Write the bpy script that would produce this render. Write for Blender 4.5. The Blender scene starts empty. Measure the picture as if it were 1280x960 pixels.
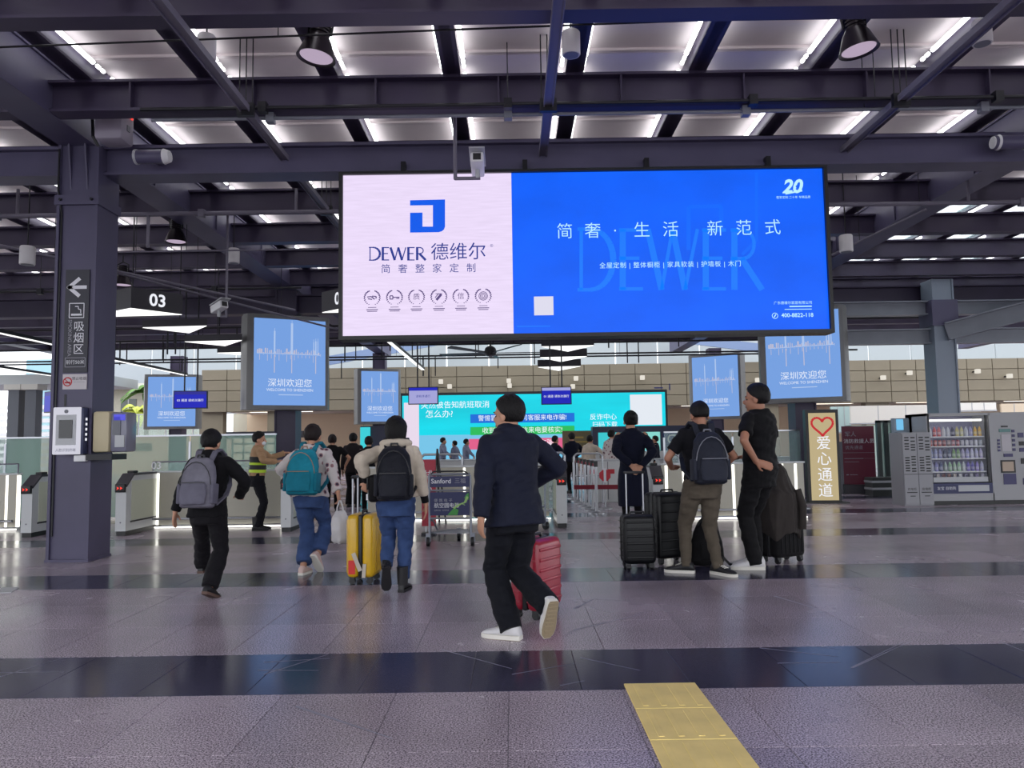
import bpy, bmesh, math, random
import numpy as np
from mathutils import Vector, Matrix, Euler, noise
PI = math.pi
R = math.radians
random.seed(7)
SC = bpy.context.scene
COL = SC.collection

# ------------------------------------------------------------------ camera
CAMZ, FPX, PITCH, ROLL = 1.31, 960.0, R(4.47), -0.0148
cam_d = bpy.data.cameras.new('camera')
cam_d.sensor_width = 36.0
cam_d.lens = 36.0 * FPX / 1280.0
cam_d.clip_start, cam_d.clip_end = 0.05, 400
cam = bpy.data.objects.new('camera', cam_d)
COL.objects.link(cam)
CAMR = Matrix.Rotation(R(90) + PITCH, 3, 'X') @ Matrix.Rotation(ROLL, 3, 'Z')
cam.matrix_world = Matrix.Translation((0, 0, CAMZ)) @ CAMR.to_4x4()
SC.camera = cam

# ------------------------------------------------------------------ exposure, world
EXPO = 1.0
SC.view_settings.view_transform = 'Standard'
SC.view_settings.look = 'None'
SC.view_settings.gamma = 1.0
SC.view_settings.exposure = EXPO
SC.view_settings.use_curve_mapping = False
W = bpy.data.worlds.new('overcast_sky')
SC.world = W
W.use_nodes = True
bg = W.node_tree.nodes['Background']
bg.inputs[0].default_value = (0.92, 0.95, 1.0, 1)
bg.inputs[1].default_value = 1.3


def ray(x, y):
    return CAMR @ Vector(((x - 640) / FPX, (480 - y) / FPX, -1.0))


def at(x, y, Y):                      # a point of the place at distance Y along the hall
    d = ray(x, y)
    return Vector((0, 0, CAMZ)) + d * (Y / d.y)


def gr(x, y):                         # a point of the floor
    d = ray(x, y)
    return Vector((0, 0, CAMZ)) + d * (-CAMZ / d.z)


# ------------------------------------------------------------------ materials
def lin(c):
    return c / 12.92 if c <= 0.04045 else ((c + 0.055) / 1.055) ** 2.4


def C(r, g, b):
    return (lin(r / 255), lin(g / 255), lin(b / 255), 1.0)


MATS = {}


def mat(name, col, rough=0.5, metal=0.0, spec=0.5, var=0.0, vscale=6.0, bump=0.0, bscale=40.0, trans=0.0, alpha=1.0, coat=0.0,
        stretch=None, sheen=0.0):
    """Principled material; var = brightness mottling by noise, bump = fine relief."""
    if name in MATS:
        return MATS[name]
    m = bpy.data.materials.new(name)
    m.use_nodes = True
    nt = m.node_tree
    b = nt.nodes['Principled BSDF']
    b.inputs['Base Color'].default_value = col
    b.inputs['Roughness'].default_value = rough
    b.inputs['Metallic'].default_value = metal
    b.inputs['Specular IOR Level'].default_value = spec
    b.inputs['Transmission Weight'].default_value = trans
    b.inputs['Alpha'].default_value = alpha
    b.inputs['Coat Weight'].default_value = coat
    b.inputs['Sheen Weight'].default_value = sheen
    if var or bump:
        tc = nt.nodes.new('ShaderNodeTexCoord')
        mp = nt.nodes.new('ShaderNodeMapping')
        nt.links.new(tc.outputs['Object'], mp.inputs[0])
        if stretch:
            mp.inputs['Scale'].default_value = stretch
    if var:
        n = nt.nodes.new('ShaderNodeTexNoise')
        n.inputs['Scale'].default_value = vscale
        n.inputs['Detail'].default_value = 4
        nt.links.new(mp.outputs[0], n.inputs['Vector'])
        r = nt.nodes.new('ShaderNodeMapRange')
        r.inputs[1].default_value, r.inputs[2].default_value = 0.3, 0.7
        r.inputs[3].default_value, r.inputs[4].default_value = 1 - var, 1 + var
        nt.links.new(n.outputs[0], r.inputs[0])
        mx = nt.nodes.new('ShaderNodeMix')
        mx.data_type = 'RGBA'
        mx.blend_type = 'MULTIPLY'
        mx.inputs[0].default_value = 1
        mx.inputs[6].default_value = col
        nt.links.new(r.outputs[0], mx.inputs[7])
        nt.links.new(mx.outputs[2], b.inputs['Base Color'])
    if bump:
        n2 = nt.nodes.new('ShaderNodeTexNoise')
        n2.inputs['Scale'].default_value = bscale
        n2.inputs['Detail'].default_value = 3
        nt.links.new(mp.outputs[0], n2.inputs['Vector'])
        bp = nt.nodes.new('ShaderNodeBump')
        bp.inputs['Strength'].default_value = bump
        bp.inputs['Distance'].default_value = 0.01
        nt.links.new(n2.outputs[0], bp.inputs['Height'])
        nt.links.new(bp.outputs[0], b.inputs['Normal'])
    MATS[name] = m
    return m


def emis(name, col, k=1.0, var=0.0, vscale=3.0, stretch=(1, 1, 1)):
    """A surface that gives off light; at k = 1 the picture shows it in its own colour."""
    if name in MATS:
        return MATS[name]
    m = bpy.data.materials.new(name)
    m.use_nodes = True
    nt = m.node_tree
    b = nt.nodes['Principled BSDF']
    b.inputs['Base Color'].default_value = (0.01, 0.01, 0.012, 1)
    b.inputs['Roughness'].default_value = 0.4
    b.inputs['Specular IOR Level'].default_value = 0.2
    b.inputs['Emission Color'].default_value = col
    b.inputs['Emission Strength'].default_value = k / (2 ** EXPO)
    if var:
        tc = nt.nodes.new('ShaderNodeTexCoord')
        mp = nt.nodes.new('ShaderNodeMapping')
        mp.inputs['Scale'].default_value = stretch
        nt.links.new(tc.outputs['Object'], mp.inputs[0])
        n = nt.nodes.new('ShaderNodeTexNoise')
        n.inputs['Scale'].default_value = vscale
        n.inputs['Detail'].default_value = 5
        nt.links.new(mp.outputs[0], n.inputs['Vector'])
        r = nt.nodes.new('ShaderNodeMapRange')
        r.inputs[1].default_value, r.inputs[2].default_value = 0.3, 0.7
        r.inputs[3].default_value, r.inputs[4].default_value = 1 - var, 1 + var
        nt.links.new(n.outputs[0], r.inputs[0])
        mx = nt.nodes.new('ShaderNodeMix')
        mx.data_type = 'RGBA'
        mx.blend_type = 'MULTIPLY'
        mx.inputs[0].default_value = 1
        mx.inputs[6].default_value = col
        nt.links.new(r.outputs[0], mx.inputs[7])
        nt.links.new(mx.outputs[2], b.inputs['Emission Color'])
    MATS[name] = m
    return m


def glass(name, tint, vis=0.3, rough=0.05):
    """Thin pane: partly see-through, partly tinted film, with a gloss."""
    if name in MATS:
        return MATS[name]
    m = bpy.data.materials.new(name)
    m.use_nodes = True
    nt = m.node_tree
    nt.nodes.clear()
    out = nt.nodes.new('ShaderNodeOutputMaterial')
    t = nt.nodes.new('ShaderNodeBsdfTransparent')
    p = nt.nodes.new('ShaderNodeBsdfPrincipled')
    p.inputs['Base Color'].default_value = tint
    p.inputs['Roughness'].default_value = rough
    mx = nt.nodes.new('ShaderNodeMixShader')
    mx.inputs[0].default_value = vis
    nt.links.new(t.outputs[0], mx.inputs[1])
    nt.links.new(p.outputs[0], mx.inputs[2])
    nt.links.new(mx.outputs[0], out.inputs[0])
    MATS[name] = m
    return m


# ------------------------------------------------------------------ mesh helpers
class MB:
    def __init__(self):
        self.bm = bmesh.new()

    def _m(self, c, rot):
        return Matrix.Translation(c) @ Euler(rot).to_matrix().to_4x4()

    def box(self, c, s, rot=(0, 0, 0), bev=0.0, seg=2):
        r = bmesh.ops.create_cube(self.bm, size=1.0, matrix=self._m(c, rot) @ Matrix.Diagonal((s[0], s[1], s[2], 1)))
        if bev:
            es = list({e for v in r['verts'] for e in v.link_edges})
            bmesh.ops.bevel(self.bm, geom=es, offset=bev, segments=seg, affect='EDGES', profile=0.5)
        return self

    def bx(self, x0, x1, y0, y1, z0, z1, bev=0.0, seg=2):
        return self.box(((x0 + x1) / 2, (y0 + y1) / 2, (z0 + z1) / 2), (x1 - x0, y1 - y0, z1 - z0), bev=bev, seg=seg)

    def cyl(self, p, q, r0, r1=None, n=12, caps=True):
        p, q = Vector(p), Vector(q)
        d = q - p
        L = d.length
        if L < 1e-6:
            return self
        m = Matrix.Translation((p + q) / 2) @ d.to_track_quat('Z', 'Y').to_matrix().to_4x4()
        bmesh.ops.create_cone(self.bm, cap_ends=caps, segments=n, radius1=r0, radius2=r0 if r1 is None else r1, depth=L, matrix=m)
        return self

    def tube(self, pts, r, n=8):
        for a, b in zip(pts, pts[1:]):
            self.cyl(a, b, r, n=n)
        for a in pts[1:-1]:
            self.ball(a, (r, r, r), u=n, v=max(4, n // 2))
        return self

    def ball(self, c, rad, rot=(0, 0, 0), u=16, v=10):
        M = self._m(c, rot) @ Matrix.Diagonal((rad[0], rad[1], rad[2], 1))
        N = self.bm.verts.new
        F = self.bm.faces.new
        top, bot = N(M @ Vector((0, 0, 1))), N(M @ Vector((0, 0, -1)))
        rings = [[N(M @ Vector((math.sin(PI * j / v) * math.cos(2 * PI * i / u), math.sin(PI * j / v) * math.sin(2 * PI * i / u), math.cos(PI * j / v)))) for i in range(u)] for j in range(1, v)]
        for i in range(u):
            k = (i + 1) % u
            F((top, rings[0][i], rings[0][k]))
            F((bot, rings[-1][k], rings[-1][i]))
            for a, b in zip(rings, rings[1:]):
                F((a[i], b[i], b[k], a[k]))
        return self

    def poly(self, pts, thick=None):
        """flat polygon; with thick a prism along that vector"""
        vs = [self.bm.verts.new(p) for p in pts]
        f = self.bm.faces.new(vs)
        if thick is not None:
            t = [self.bm.verts.new(Vector(p) + thick) for p in pts]
            self.bm.faces.new(list(reversed(t)))
            n = len(vs)
            for i in range(n):
                self.bm.faces.new((vs[i], vs[(i + 1) % n], t[(i + 1) % n], t[i]))
            bmesh.ops.recalc_face_normals(self.bm, faces=self.bm.faces)
        return self

    def loft(self, rings, caps=True):
        vv = [[self.bm.verts.new(p) for p in ring] for ring in rings]
        n = len(vv[0])
        for a, b in zip(vv, vv[1:]):
            for i in range(n):
                self.bm.faces.new((a[i], a[(i + 1) % n], b[(i + 1) % n], b[i]))
        if caps:
            self.bm.faces.new(list(reversed(vv[0])))
            self.bm.faces.new(vv[-1])
        return self

    def lathe(self, prof, c=(0, 0, 0), n=20):
        rings = [[(c[0] + r * math.cos(2 * PI * i / n), c[1] + r * math.sin(2 * PI * i / n), c[2] + z) for i in range(n)] for r, z in prof]
        return self.loft(rings)

    def mesh(self, name, smooth=None):
        me = bpy.data.meshes.new(name)
        bmesh.ops.recalc_face_normals(self.bm, faces=self.bm.faces)
        if smooth is not None:
            for f in self.bm.faces:
                f.smooth = True
            for e in self.bm.edges:
                if len(e.link_faces) == 2 and e.calc_face_angle(0) > R(smooth):
                    e.smooth = False
        self.bm.to_mesh(me)
        self.bm.free()
        return me


def link(name, me, m=None, parent=None, loc=(0, 0, 0), rot=(0, 0, 0), label=None, kind=None):
    o = bpy.data.objects.new(name, me)
    COL.objects.link(o)
    if m is not None and not me.materials:
        me.materials.append(m)
    if parent is not None:
        o.parent = parent
    o.location = loc
    o.rotation_euler = rot
    if label:
        o['label'] = label
    if kind:
        o['kind'] = kind
    return o


def part(name, mb, m, parent, smooth=40, loc=(0, 0, 0), rot=(0, 0, 0), label=None, kind=None):
    return link(name, mb.mesh(name, smooth), m, parent, loc, rot, label, kind)


def tag(o, label, cat=None, group=None, kind=None):
    o['label'] = label
    if cat:
        o['category'] = cat
    if group:
        o['group'] = group
    if kind:
        o['kind'] = kind
    return o


def thing(name, label, cat, loc=(0, 0, 0), rz=0.0, group=None, kind=None, scale=1.0):
    o = bpy.data.objects.new(name, None)
    COL.objects.link(o)
    o.empty_display_size = 0.1
    o.location = loc
    o.rotation_euler = (0, 0, rz)
    o.scale = (scale,) * 3
    return tag(o, label, cat, group, kind)


def dup(root, loc=None, rz=None, label=None, group=None, parent=None):
    r = root.copy()
    COL.objects.link(r)
    if parent is not None:
        r.parent = parent
    if loc is not None:
        r.location = loc
    if rz is not None:
        r.rotation_euler = (0, 0, rz)
    if label:
        r['label'] = label
    if group:
        r['group'] = group
    for ch in list(root.children):
        dup(ch, parent=r)
    return r


TEXTS = {}
WORK = bpy.data.scenes.new('workshop')          # bare scene for evaluating curves and modifiers, removed at the end


def evaluated(o):
    WORK.collection.objects.link(o)
    vl = WORK.view_layers[0]
    vl.update()
    dg = vl.depsgraph
    me = bpy.data.meshes.new_from_object(o.evaluated_get(dg))
    return me


def ztop(Y):
    return 5.705


def text(s, size, m, parent, loc, rot=(PI / 2, 0, 0), align='CENTER', bold=0.0, name='lettering', space=1.0, sx=1.0, shear=0.0, label=None):
    key = (s, size, align, bold, space, shear)
    me = TEXTS.get(key)
    if me is None:
        c = bpy.data.curves.new('lettering', 'FONT')
        c.body = s
        c.size = size
        c.align_x = align
        c.align_y = 'CENTER'
        c.offset = bold
        c.space_character = space
        c.shear = shear
        c.resolution_u = 3
        o = bpy.data.objects.new('tmp', c)
        me = evaluated(o)
        bpy.data.objects.remove(o)
        bpy.data.curves.remove(c)
        TEXTS[key] = me
    me = me.copy()
    me.materials.clear()
    o = link(name, me, m, parent, loc, rot, label)
    o.scale = (sx, 1, 1)
    return o


def strokes(segs, parent, m, name='lettering', y=0.0):
    """flat lettering in the XZ plane out of straight strokes (x0, z0, x1, z1, width)"""
    b = MB()
    for x0, z0, x1, z1, w in segs:
        d = Vector((x1 - x0, 0, z1 - z0))
        n = Vector((-d.z, 0, d.x)).normalized() * (w / 2)
        p, q = Vector((x0, y, z0)), Vector((x1, y, z1))
        b.poly([p + n, p - n, q - n, q + n])
    me = b.mesh(name)
    return link(name, me, m, parent)


def plate(x0, x1, z0, z1, y):          # flat sheet facing the camera side
    b = MB()
    b.poly([(x0, y, z0), (x1, y, z0), (x1, y, z1), (x0, y, z1)])
    return b
# ------------------------------------------------------------------ shared materials
STEEL = mat('slate_violet_steel_paint', C(78, 74, 100), 0.45, 0.0, var=0.12, vscale=1.5)
STEEL_D = mat('dark_violet_steel_paint', C(58, 50, 74), 0.5, 0.0, var=0.12, vscale=1.5)
STEEL_L = mat('pale_grey_steel_paint', C(120, 124, 134), 0.4, 0.0, var=0.08, vscale=2)
BLACK = mat('black_plastic', C(22, 22, 26), 0.45)
BLACKM = mat('black_metal', C(28, 28, 34), 0.4, 0.3)
CHROME = mat('brushed_steel', C(170, 172, 178), 0.28, 0.9)
GALV = mat('grey_pipe_metal', C(112, 108, 122), 0.5, 0.15)
WHITEP = mat('white_plastic', C(222, 222, 224), 0.45)
LGREY = mat('light_grey_metal', C(176, 178, 182), 0.42, 0.1)
MGREY = mat('mid_grey_plastic', C(112, 114, 122), 0.5)
WHITE_E = emis('white_lettering_glow', C(240, 242, 250), 1.0)
TUBE_E = emis('cool_white_tube_glow', C(250, 252, 255), 5.0)
LED_E = emis('led_strip_glow', C(252, 250, 240), 2.4)
RED_E = emis('red_display_glow', C(255, 60, 45), 1.5)
PAPERW = mat('white_print', C(225, 226, 232), 0.6)


# ------------------------------------------------------------------ floor of granite tiles
def granite(name, dark, light, rough0, rough1, speck=150.0, contrast=(0.35, 0.65)):
    m = bpy.data.materials.new(name)
    m.use_nodes = True
    nt = m.node_tree
    N, L = nt.nodes, nt.links
    b = N['Principled BSDF']
    g = N.new('ShaderNodeNewGeometry')
    n1 = N.new('ShaderNodeTexNoise')
    n1.inputs['Scale'].default_value = speck
    n1.inputs['Detail'].default_value = 2
    n1.inputs['Roughness'].default_value = 0.7
    L.new(g.outputs['Position'], n1.inputs['Vector'])
    cr = N.new('ShaderNodeValToRGB')
    cr.color_ramp.elements[0].position = contrast[0]
    cr.color_ramp.elements[0].color = dark
    cr.color_ramp.elements[1].position = contrast[1]
    cr.color_ramp.elements[1].color = light
    L.new(n1.outputs[0], cr.inputs[0])
    # per tile tone and broad wear
    oi = N.new('ShaderNodeObjectInfo')
    n2 = N.new('ShaderNodeTexNoise')
    n2.inputs['Scale'].default_value = 0.9
    n2.inputs['Detail'].default_value = 5
    L.new(g.outputs['Position'], n2.inputs['Vector'])
    mr = N.new('ShaderNodeMapRange')
    mr.inputs[1].default_value, mr.inputs[2].default_value = 0.3, 0.7
    mr.inputs[3].default_value, mr.inputs[4].default_value = 0.80, 1.2
    L.new(n2.outputs[0], mr.inputs[0])
    mr2 = N.new('ShaderNodeMapRange')
    mr2.inputs[3].default_value, mr2.inputs[4].default_value = 0.9, 1.1
    L.new(oi.outputs['Random'], mr2.inputs[0])
    mu = N.new('ShaderNodeMath')
    mu.operation = 'MULTIPLY'
    L.new(mr.outputs[0], mu.inputs[0])
    L.new(mr2.outputs[0], mu.inputs[1])
    mx = N.new('ShaderNodeMix')
    mx.data_type = 'RGBA'
    mx.blend_type = 'MULTIPLY'
    mx.inputs[0].default_value = 1
    L.new(cr.outputs[0], mx.inputs[6])
    L.new(mu.outputs[0], mx.inputs[7])
    L.new(mx.outputs[2], b.inputs['Base Color'])
    rr = N.new('ShaderNodeMapRange')
    rr.inputs[1].default_value, rr.inputs[2].default_value = 0.3, 0.7
    rr.inputs[3].default_value, rr.inputs[4].default_value = rough0, rough1
    L.new(n2.outputs[0], rr.inputs[0])
    L.new(rr.outputs[0], b.inputs['Roughness'])
    b.inputs['Specular IOR Level'].default_value = 0.5
    bp = N.new('ShaderNodeBump')
    bp.inputs['Strength'].default_value = 0.003
    bp.inputs['Distance'].default_value = 0.002
    L.new(n1.outputs[0], bp.inputs['Height'])
    L.new(bp.outputs[0], b.inputs['Normal'])
    return m


GRANITE = granite('speckled_grey_granite', C(74, 65, 74), C(204, 189, 202), 0.19, 0.30, 120.0, (0.38, 0.62))
SLATE = granite('dark_polished_granite', C(50, 49, 68), C(74, 72, 94), 0.12, 0.20, 60.0)
JOINT = mat('tile_joint', C(84, 80, 88), 0.6)
YELLOW = mat('yellow_tactile_tile', C(232, 206, 128), 0.45, var=0.10, vscale=5, bump=0.05, bscale=60)

floor = link('floor', MB().bx(-60, 60, -30, 70, -0.2, -0.004).mesh('floor'), JOINT)
tag(floor, 'speckled grey granite floor crossed by dark polished bands', 'floor', kind='structure')
TW, TD, GAP = 0.6, 0.8, 0.003
tile_g = MB().box((0, 0, -0.01), (TW - GAP, TD - GAP, 0.02), bev=0.0015, seg=1).mesh('tile')
tile_g.materials.append(GRANITE)
tile_d = MB().box((0, 0, -0.01), (TW - GAP, TD - GAP, 0.02), bev=0.0015, seg=1).mesh('tile')
tile_d.materials.append(SLATE)
far_g, far_d = MB(), MB()
row = 0
Yr = 1.8
TX0, TX1, TY0 = 0.58, 0.97, 4.28      # yellow strip set into the floor
while Yr < 46:
    dark = (row % 4) == 3
    half = 0.72 * (Yr + TD) + 0.9
    near = Yr < 10.5
    n = int(half / TW) + 1 if near else 45
    off = 0.26 if not dark else 0.05
    for k in range(-n, n + 1):
        xc, yc = k * TW + off, Yr + TD / 2
        if near:
            link('tile', tile_d if dark else tile_g, None, floor, (xc, yc, 0))
        else:
            w, d = (TW - GAP) / 2, (TD - GAP) / 2
            (far_d if dark else far_g).poly([(xc - w, yc - d, 0), (xc + w, yc - d, 0), (xc + w, yc + d, 0), (xc - w, yc + d, 0)])
    Yr += TD
    row += 1
b = far_g
for k in range(-40, 41):               # behind the photographer
    b.poly([(k * 1.2 - 0.598, -30, 0), (k * 1.2 + 0.598, -30, 0), (k * 1.2 + 0.598, 1.796, 0), (k * 1.2 - 0.598, 1.796, 0)])
part('tile', far_g, GRANITE, floor, None, kind='stuff')
part('tile', far_d, SLATE, floor, None, kind='stuff')
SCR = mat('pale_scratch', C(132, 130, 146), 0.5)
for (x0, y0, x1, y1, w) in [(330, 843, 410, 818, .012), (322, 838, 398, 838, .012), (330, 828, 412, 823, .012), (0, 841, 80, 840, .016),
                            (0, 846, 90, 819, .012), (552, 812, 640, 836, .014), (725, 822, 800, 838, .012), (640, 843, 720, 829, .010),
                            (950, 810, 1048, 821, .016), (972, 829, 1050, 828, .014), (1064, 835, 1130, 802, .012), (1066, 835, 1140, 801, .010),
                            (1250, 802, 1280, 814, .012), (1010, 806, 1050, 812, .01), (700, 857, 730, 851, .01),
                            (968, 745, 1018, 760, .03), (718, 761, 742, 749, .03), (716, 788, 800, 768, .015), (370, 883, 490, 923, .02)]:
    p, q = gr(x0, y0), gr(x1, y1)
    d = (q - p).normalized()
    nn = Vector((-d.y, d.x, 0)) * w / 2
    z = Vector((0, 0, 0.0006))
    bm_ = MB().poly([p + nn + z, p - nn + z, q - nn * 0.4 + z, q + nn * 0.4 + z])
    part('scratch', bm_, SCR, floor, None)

tac = thing('tactile_paving', 'yellow tactile paving strip set into the grey floor', 'paving', (TX0, TY0, 0))
tile_y = MB().box((0, 0, 0.003), (TX1 - TX0 - 0.004, 0.396, 0.010), bev=0.003, seg=1)
for k in range(4):
    tile_y.box((-0.135 + k * 0.09, 0, 0.0085), (0.028, 0.33, 0.004), bev=0.0015, seg=1)
tile_y = tile_y.mesh('tile')
tile_y.materials.append(YELLOW)
for k in range(7):
    link('tile', tile_y, None, tac, ((TX1 - TX0) / 2, -0.2 - k * 0.4, 0))

# ------------------------------------------------------------------ steel frame and roof
RAF0, RAFS = -0.62, 1.366             # rafters along the hall
ZC = 5.70                             # underside of the ceiling panels
YB = [4.65 + 1.85 * k for k in range(-3, 14)]   # light cross beams
GX = [-17.6, -5.30, 6.9, 19.15]       # lines of the girders
Y_END = YB[-1] + 0.2
CEILM = mat('warm_grey_ceiling_panel', C(230, 219, 219), 0.6, var=0.06, vscale=1.2)


def ibeam(mb, x0, x1, y, z0, z1, w, tf=0.03, tw=0.03, along='X'):
    for a in ((z0, z0 + tf), (z1 - tf, z1)):
        if along == 'X':
            mb.bx(x0, x1, y - w / 2, y + w / 2, a[0], a[1])
        else:
            mb.bx(y - w / 2, y + w / 2, x0, x1, a[0], a[1])
    if along == 'X':
        mb.bx(x0, x1, y - tw / 2, y + tw / 2, z0 + tf, z1 - tf)
    else:
        mb.bx(y - tw / 2, y + tw / 2, x0, x1, z0 + tf, z1 - tf)


ordw = ['first', 'second', 'third', 'fourth', 'fifth', 'sixth', 'seventh', 'eighth', 'ninth', 'tenth', 'eleventh', 'twelfth', 'thirteenth', 'fourteenth', 'fifteenth', 'sixteenth', 'seventeenth', 'eighteenth', 'nineteenth', 'twentieth']
for k, y in enumerate(YB):
    mb = MB()
    ibeam(mb, -21.5, 21.5, y, 5.06, 5.42, 0.22)
    o = part('roof_beam', mb, STEEL_D, None, None)
    tag(o, f'dark violet roof beam spanning the hall, {ordw[k]} from the entrance side', 'beam', 'cross beams under the roof', 'structure')
    if k in (5, 6):
        fl = MB()
        for i in range(8):
            fl.box((-4.2 + i * 1.366, y, 5.24), (0.02, 0.2, 0.30))
        part('stiffener', fl, STEEL_D, o, None)
# heavy cross girder that carries the advertising screen
mb = MB()
ibeam(mb, -21.5, 21.5, 9.45, 4.71, 5.08, 0.34, tf=0.035)
mb.bx(-21.5, 21.5, 9.36, 9.38, 4.745, 5.045)
o = part('cross_girder', mb, STEEL, None, None)
tag(o, 'heavy slate cross girder the advertising screen hangs from', 'girder', kind='structure')
for i, xx in enumerate((-6.55, -6.42)):
    for j in range(4):
        part('bolt', MB().cyl((xx, 9.34, 4.79 + j * 0.065), (xx, 9.37, 4.79 + j * 0.065), 0.016, n=6), BLACKM, o, None)
mb = MB()
ibeam(mb, -21.5, 21.5, 18.3, 4.5, 4.95, 0.34, tf=0.035)
o = part('cross_girder', mb, STEEL_D, None, None)
tag(o, 'dark cross girder behind the screen over the welcome light boxes', 'girder', kind='structure')
gname = {-17.6: 'long girder at the left edge of the roof', -5.30: 'long girder running over the smoking-area column',
         6.9: 'long girder running over the right welcome light box', 19.15: 'long girder at the right edge of the roof'}
for gx in GX:
    mb = MB()
    y0, y1 = -1.5, 32.4
    mb.bx(gx - 0.22, gx + 0.22, y0, y1, 5.05, 5.08)
    mb.bx(gx - 0.19, gx + 0.19, y0, y1, 5.08, 5.62)
    mb.bx(gx - 0.22, gx + 0.22, y0, y1, 5.62, 5.65)
    o = part('long_girder', mb, STEEL, None, None)
    tag(o, 'slate steel ' + gname[gx], 'girder', 'long girders', 'structure')
    for yy in (10.9, 13.2, 15.6):
        for s in (-1, 1):
            part('splice_plate', MB().bx(gx + s * 0.205 - 0.012, gx + s * 0.205 + 0.012, yy - 0.12, yy + 0.12, 5.08, 5.62), STEEL, o, None)

# rafters with light tubes on both sides
k = 0
tube_me = None
raf_me = MB()
raf_me.bx(-0.055, 0.055, -1.4, Y_END, 5.42, 5.68)
raf_me.bx(-0.10, 0.10, -1.4, Y_END, 5.42, 5.45)
raf_me = raf_me.mesh('roof_rafter')
raf_me.materials.append(STEEL_D)
tmb = MB()
tmb.cyl((0, -1.72, 0), (0, 1.66, 0), 0.026, n=8)
tube_me = tmb.mesh('light_tube', 60)
tube_me.materials.append(TUBE_E)
cap = MB()
cap.cyl((0, 1.74, 0), (0, 1.79, 0), 0.022, n=8)
cap.cyl((0, 1.84, 0), (0, 1.88, 0), 0.022, n=8)
cap_me = cap.mesh('light_tube')
cap_me.materials.append(TUBE_E)
for i in range(-13, 14):
    x = RAF0 + RAFS * i
    o = link('roof_rafter', raf_me, None, None, (x, 0, 0))
    rel = 'over the middle of the screen' if i == 0 else (f'{ordw[abs(i) - 1] if abs(i) <= 12 else "outermost"} to the {"left" if i < 0 else "right"} of the screen centre')
    tag(o, f'dark roof rafter with white light tubes, {rel}', 'rafter', 'rafters with light tubes', 'structure')
    for yt in (6.55, 10.33, 14.1, 17.9, 21.7, 25.5):
        if abs(x) > 0.75 * (yt + 1.7) + 1.0:
            continue
        for s in (-1, 1):
            link('light_tube', tube_me, None, o, (s * 0.125, yt, 5.60))
            if yt < 12:
                link('light_tube', cap_me, None, o, (s * 0.125, yt, 5.60))

ceiling = link('ceiling', MB().bx(-22, 22, -1.6, -1.2, ZC, ZC + 0.3).mesh('ceiling'), CEILM)
tag(ceiling, 'warm grey panelled roof soffit between the rafters', 'ceiling', kind='structure')
pw, pd = RAFS - 0.02, 1.85 - 0.03
pan = MB()
pan.box((0, 0, 0.05), (pw, pd, 0.1), bev=0.01, seg=1)
pan.box((0, pd / 2 - 0.06, -0.015), (pw, 0.05, 0.03))
pan = pan.mesh('panel')
pan.materials.append(CEILM)
sky = MB()
for s in (-1, 1):
    sky.bx(s * pw / 2 - 0.05, s * pw / 2 + 0.05, -pd / 2, pd / 2, 0, 0.08)
sky.bx(-0.03, 0.03, -pd / 2, pd / 2, 0, 0.08)
for yy in (-pd / 2 + 0.12, pd / 2 - 0.12):
    sky.bx(-pw / 2, pw / 2, yy - 0.12, yy + 0.12, 0, 0.06)
sky = sky.mesh('skylight_frame')
sky.materials.append(STEEL_L)
skg = MB().box((0, 0, 0.05), (pw - 0.1, pd - 0.4, 0.01)).mesh('pane')
skg.materials.append(glass('skylight_glass', C(190, 225, 222), 0.35))
far_p = MB()
for i in range(-14, 14):
    xc = RAF0 + RAFS * (i + 0.5)
    ys = [(a + b2) / 2 for a, b2 in zip(YB, YB[1:])]
    for y in ys:
        if xc > 7.2 and 14.0 < y < 23:
            f = link('skylight_frame', sky, None, ceiling, (xc, y, ZC))
            link('pane', skg, None, f, (0, 0, 0))
        elif 3 < y < 20 and abs(xc) < .8 * y + 3:
            link('panel', pan, None, ceiling, (xc, y, ZC))
        else:
            far_p.box((xc, y, ZC + .05), (pw, pd, .1))
part('panel', far_p, CEILM, ceiling, None, kind='stuff')


# ------------------------------------------------------------------ columns
def column(loc, w, h, m, label, group):
    t = thing('steel_column', label, 'column', loc, 0, group, 'structure')
    mb = MB()
    mb.bx(-w / 2 + 0.035, w / 2 - 0.035, -w / 2 + 0.03, w / 2 - 0.0, 0, h)
    part('column_core', mb, m, t, None)
    for s in (-1, 1):
        part('flange', MB().bx(s * (w / 2) - (0.0 if s < 0 else 0.035), s * (w / 2) + (0.035 if s < 0 else 0.0), -w / 2, w / 2 - 0.002, 0, h), m, t, None)
    return t


PX, PY = -5.275, 9.42                  # the near column
pil = column((PX, PY, 0), 0.50, 5.05, STEEL, 'slate steel column carrying the smoking-area sign', 'steel columns')
part('collar_plate', MB().bx(-0.27, 0.27, -0.27, 0.27, 4.30, 4.42), STEEL, pil, None)
for s in (-1, 1):
    part('gusset', MB().poly([(s * 0.10 - 0.01, -0.22, 4.5), (s * 0.10 - 0.01, -0.30, 5.05), (s * 0.10 - 0.01, -0.05, 5.05), (s * 0.10 - 0.01, -0.05, 4.5)], Vector((0.02, 0, 0))), STEEL, pil, None)
    part('bolt', MB().cyl((s * 0.19, -0.295, 4.36), (s * 0.19, -0.26, 4.36), 0.018, n=6), BLACKM, pil, None)
part('base_plate', MB().bx(-0.26, 0.26, -0.26, 0.26, 0, 0.03), STEEL, pil, None)
part('conduit', MB().tube([(-0.23, -0.262, 5.0), (-0.23, -0.262, 4.5), (-0.195, -0.235, 4.2), (-0.195, -0.235, 0.3)], 0.012, 6), BLACKM, pil, 60)
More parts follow.
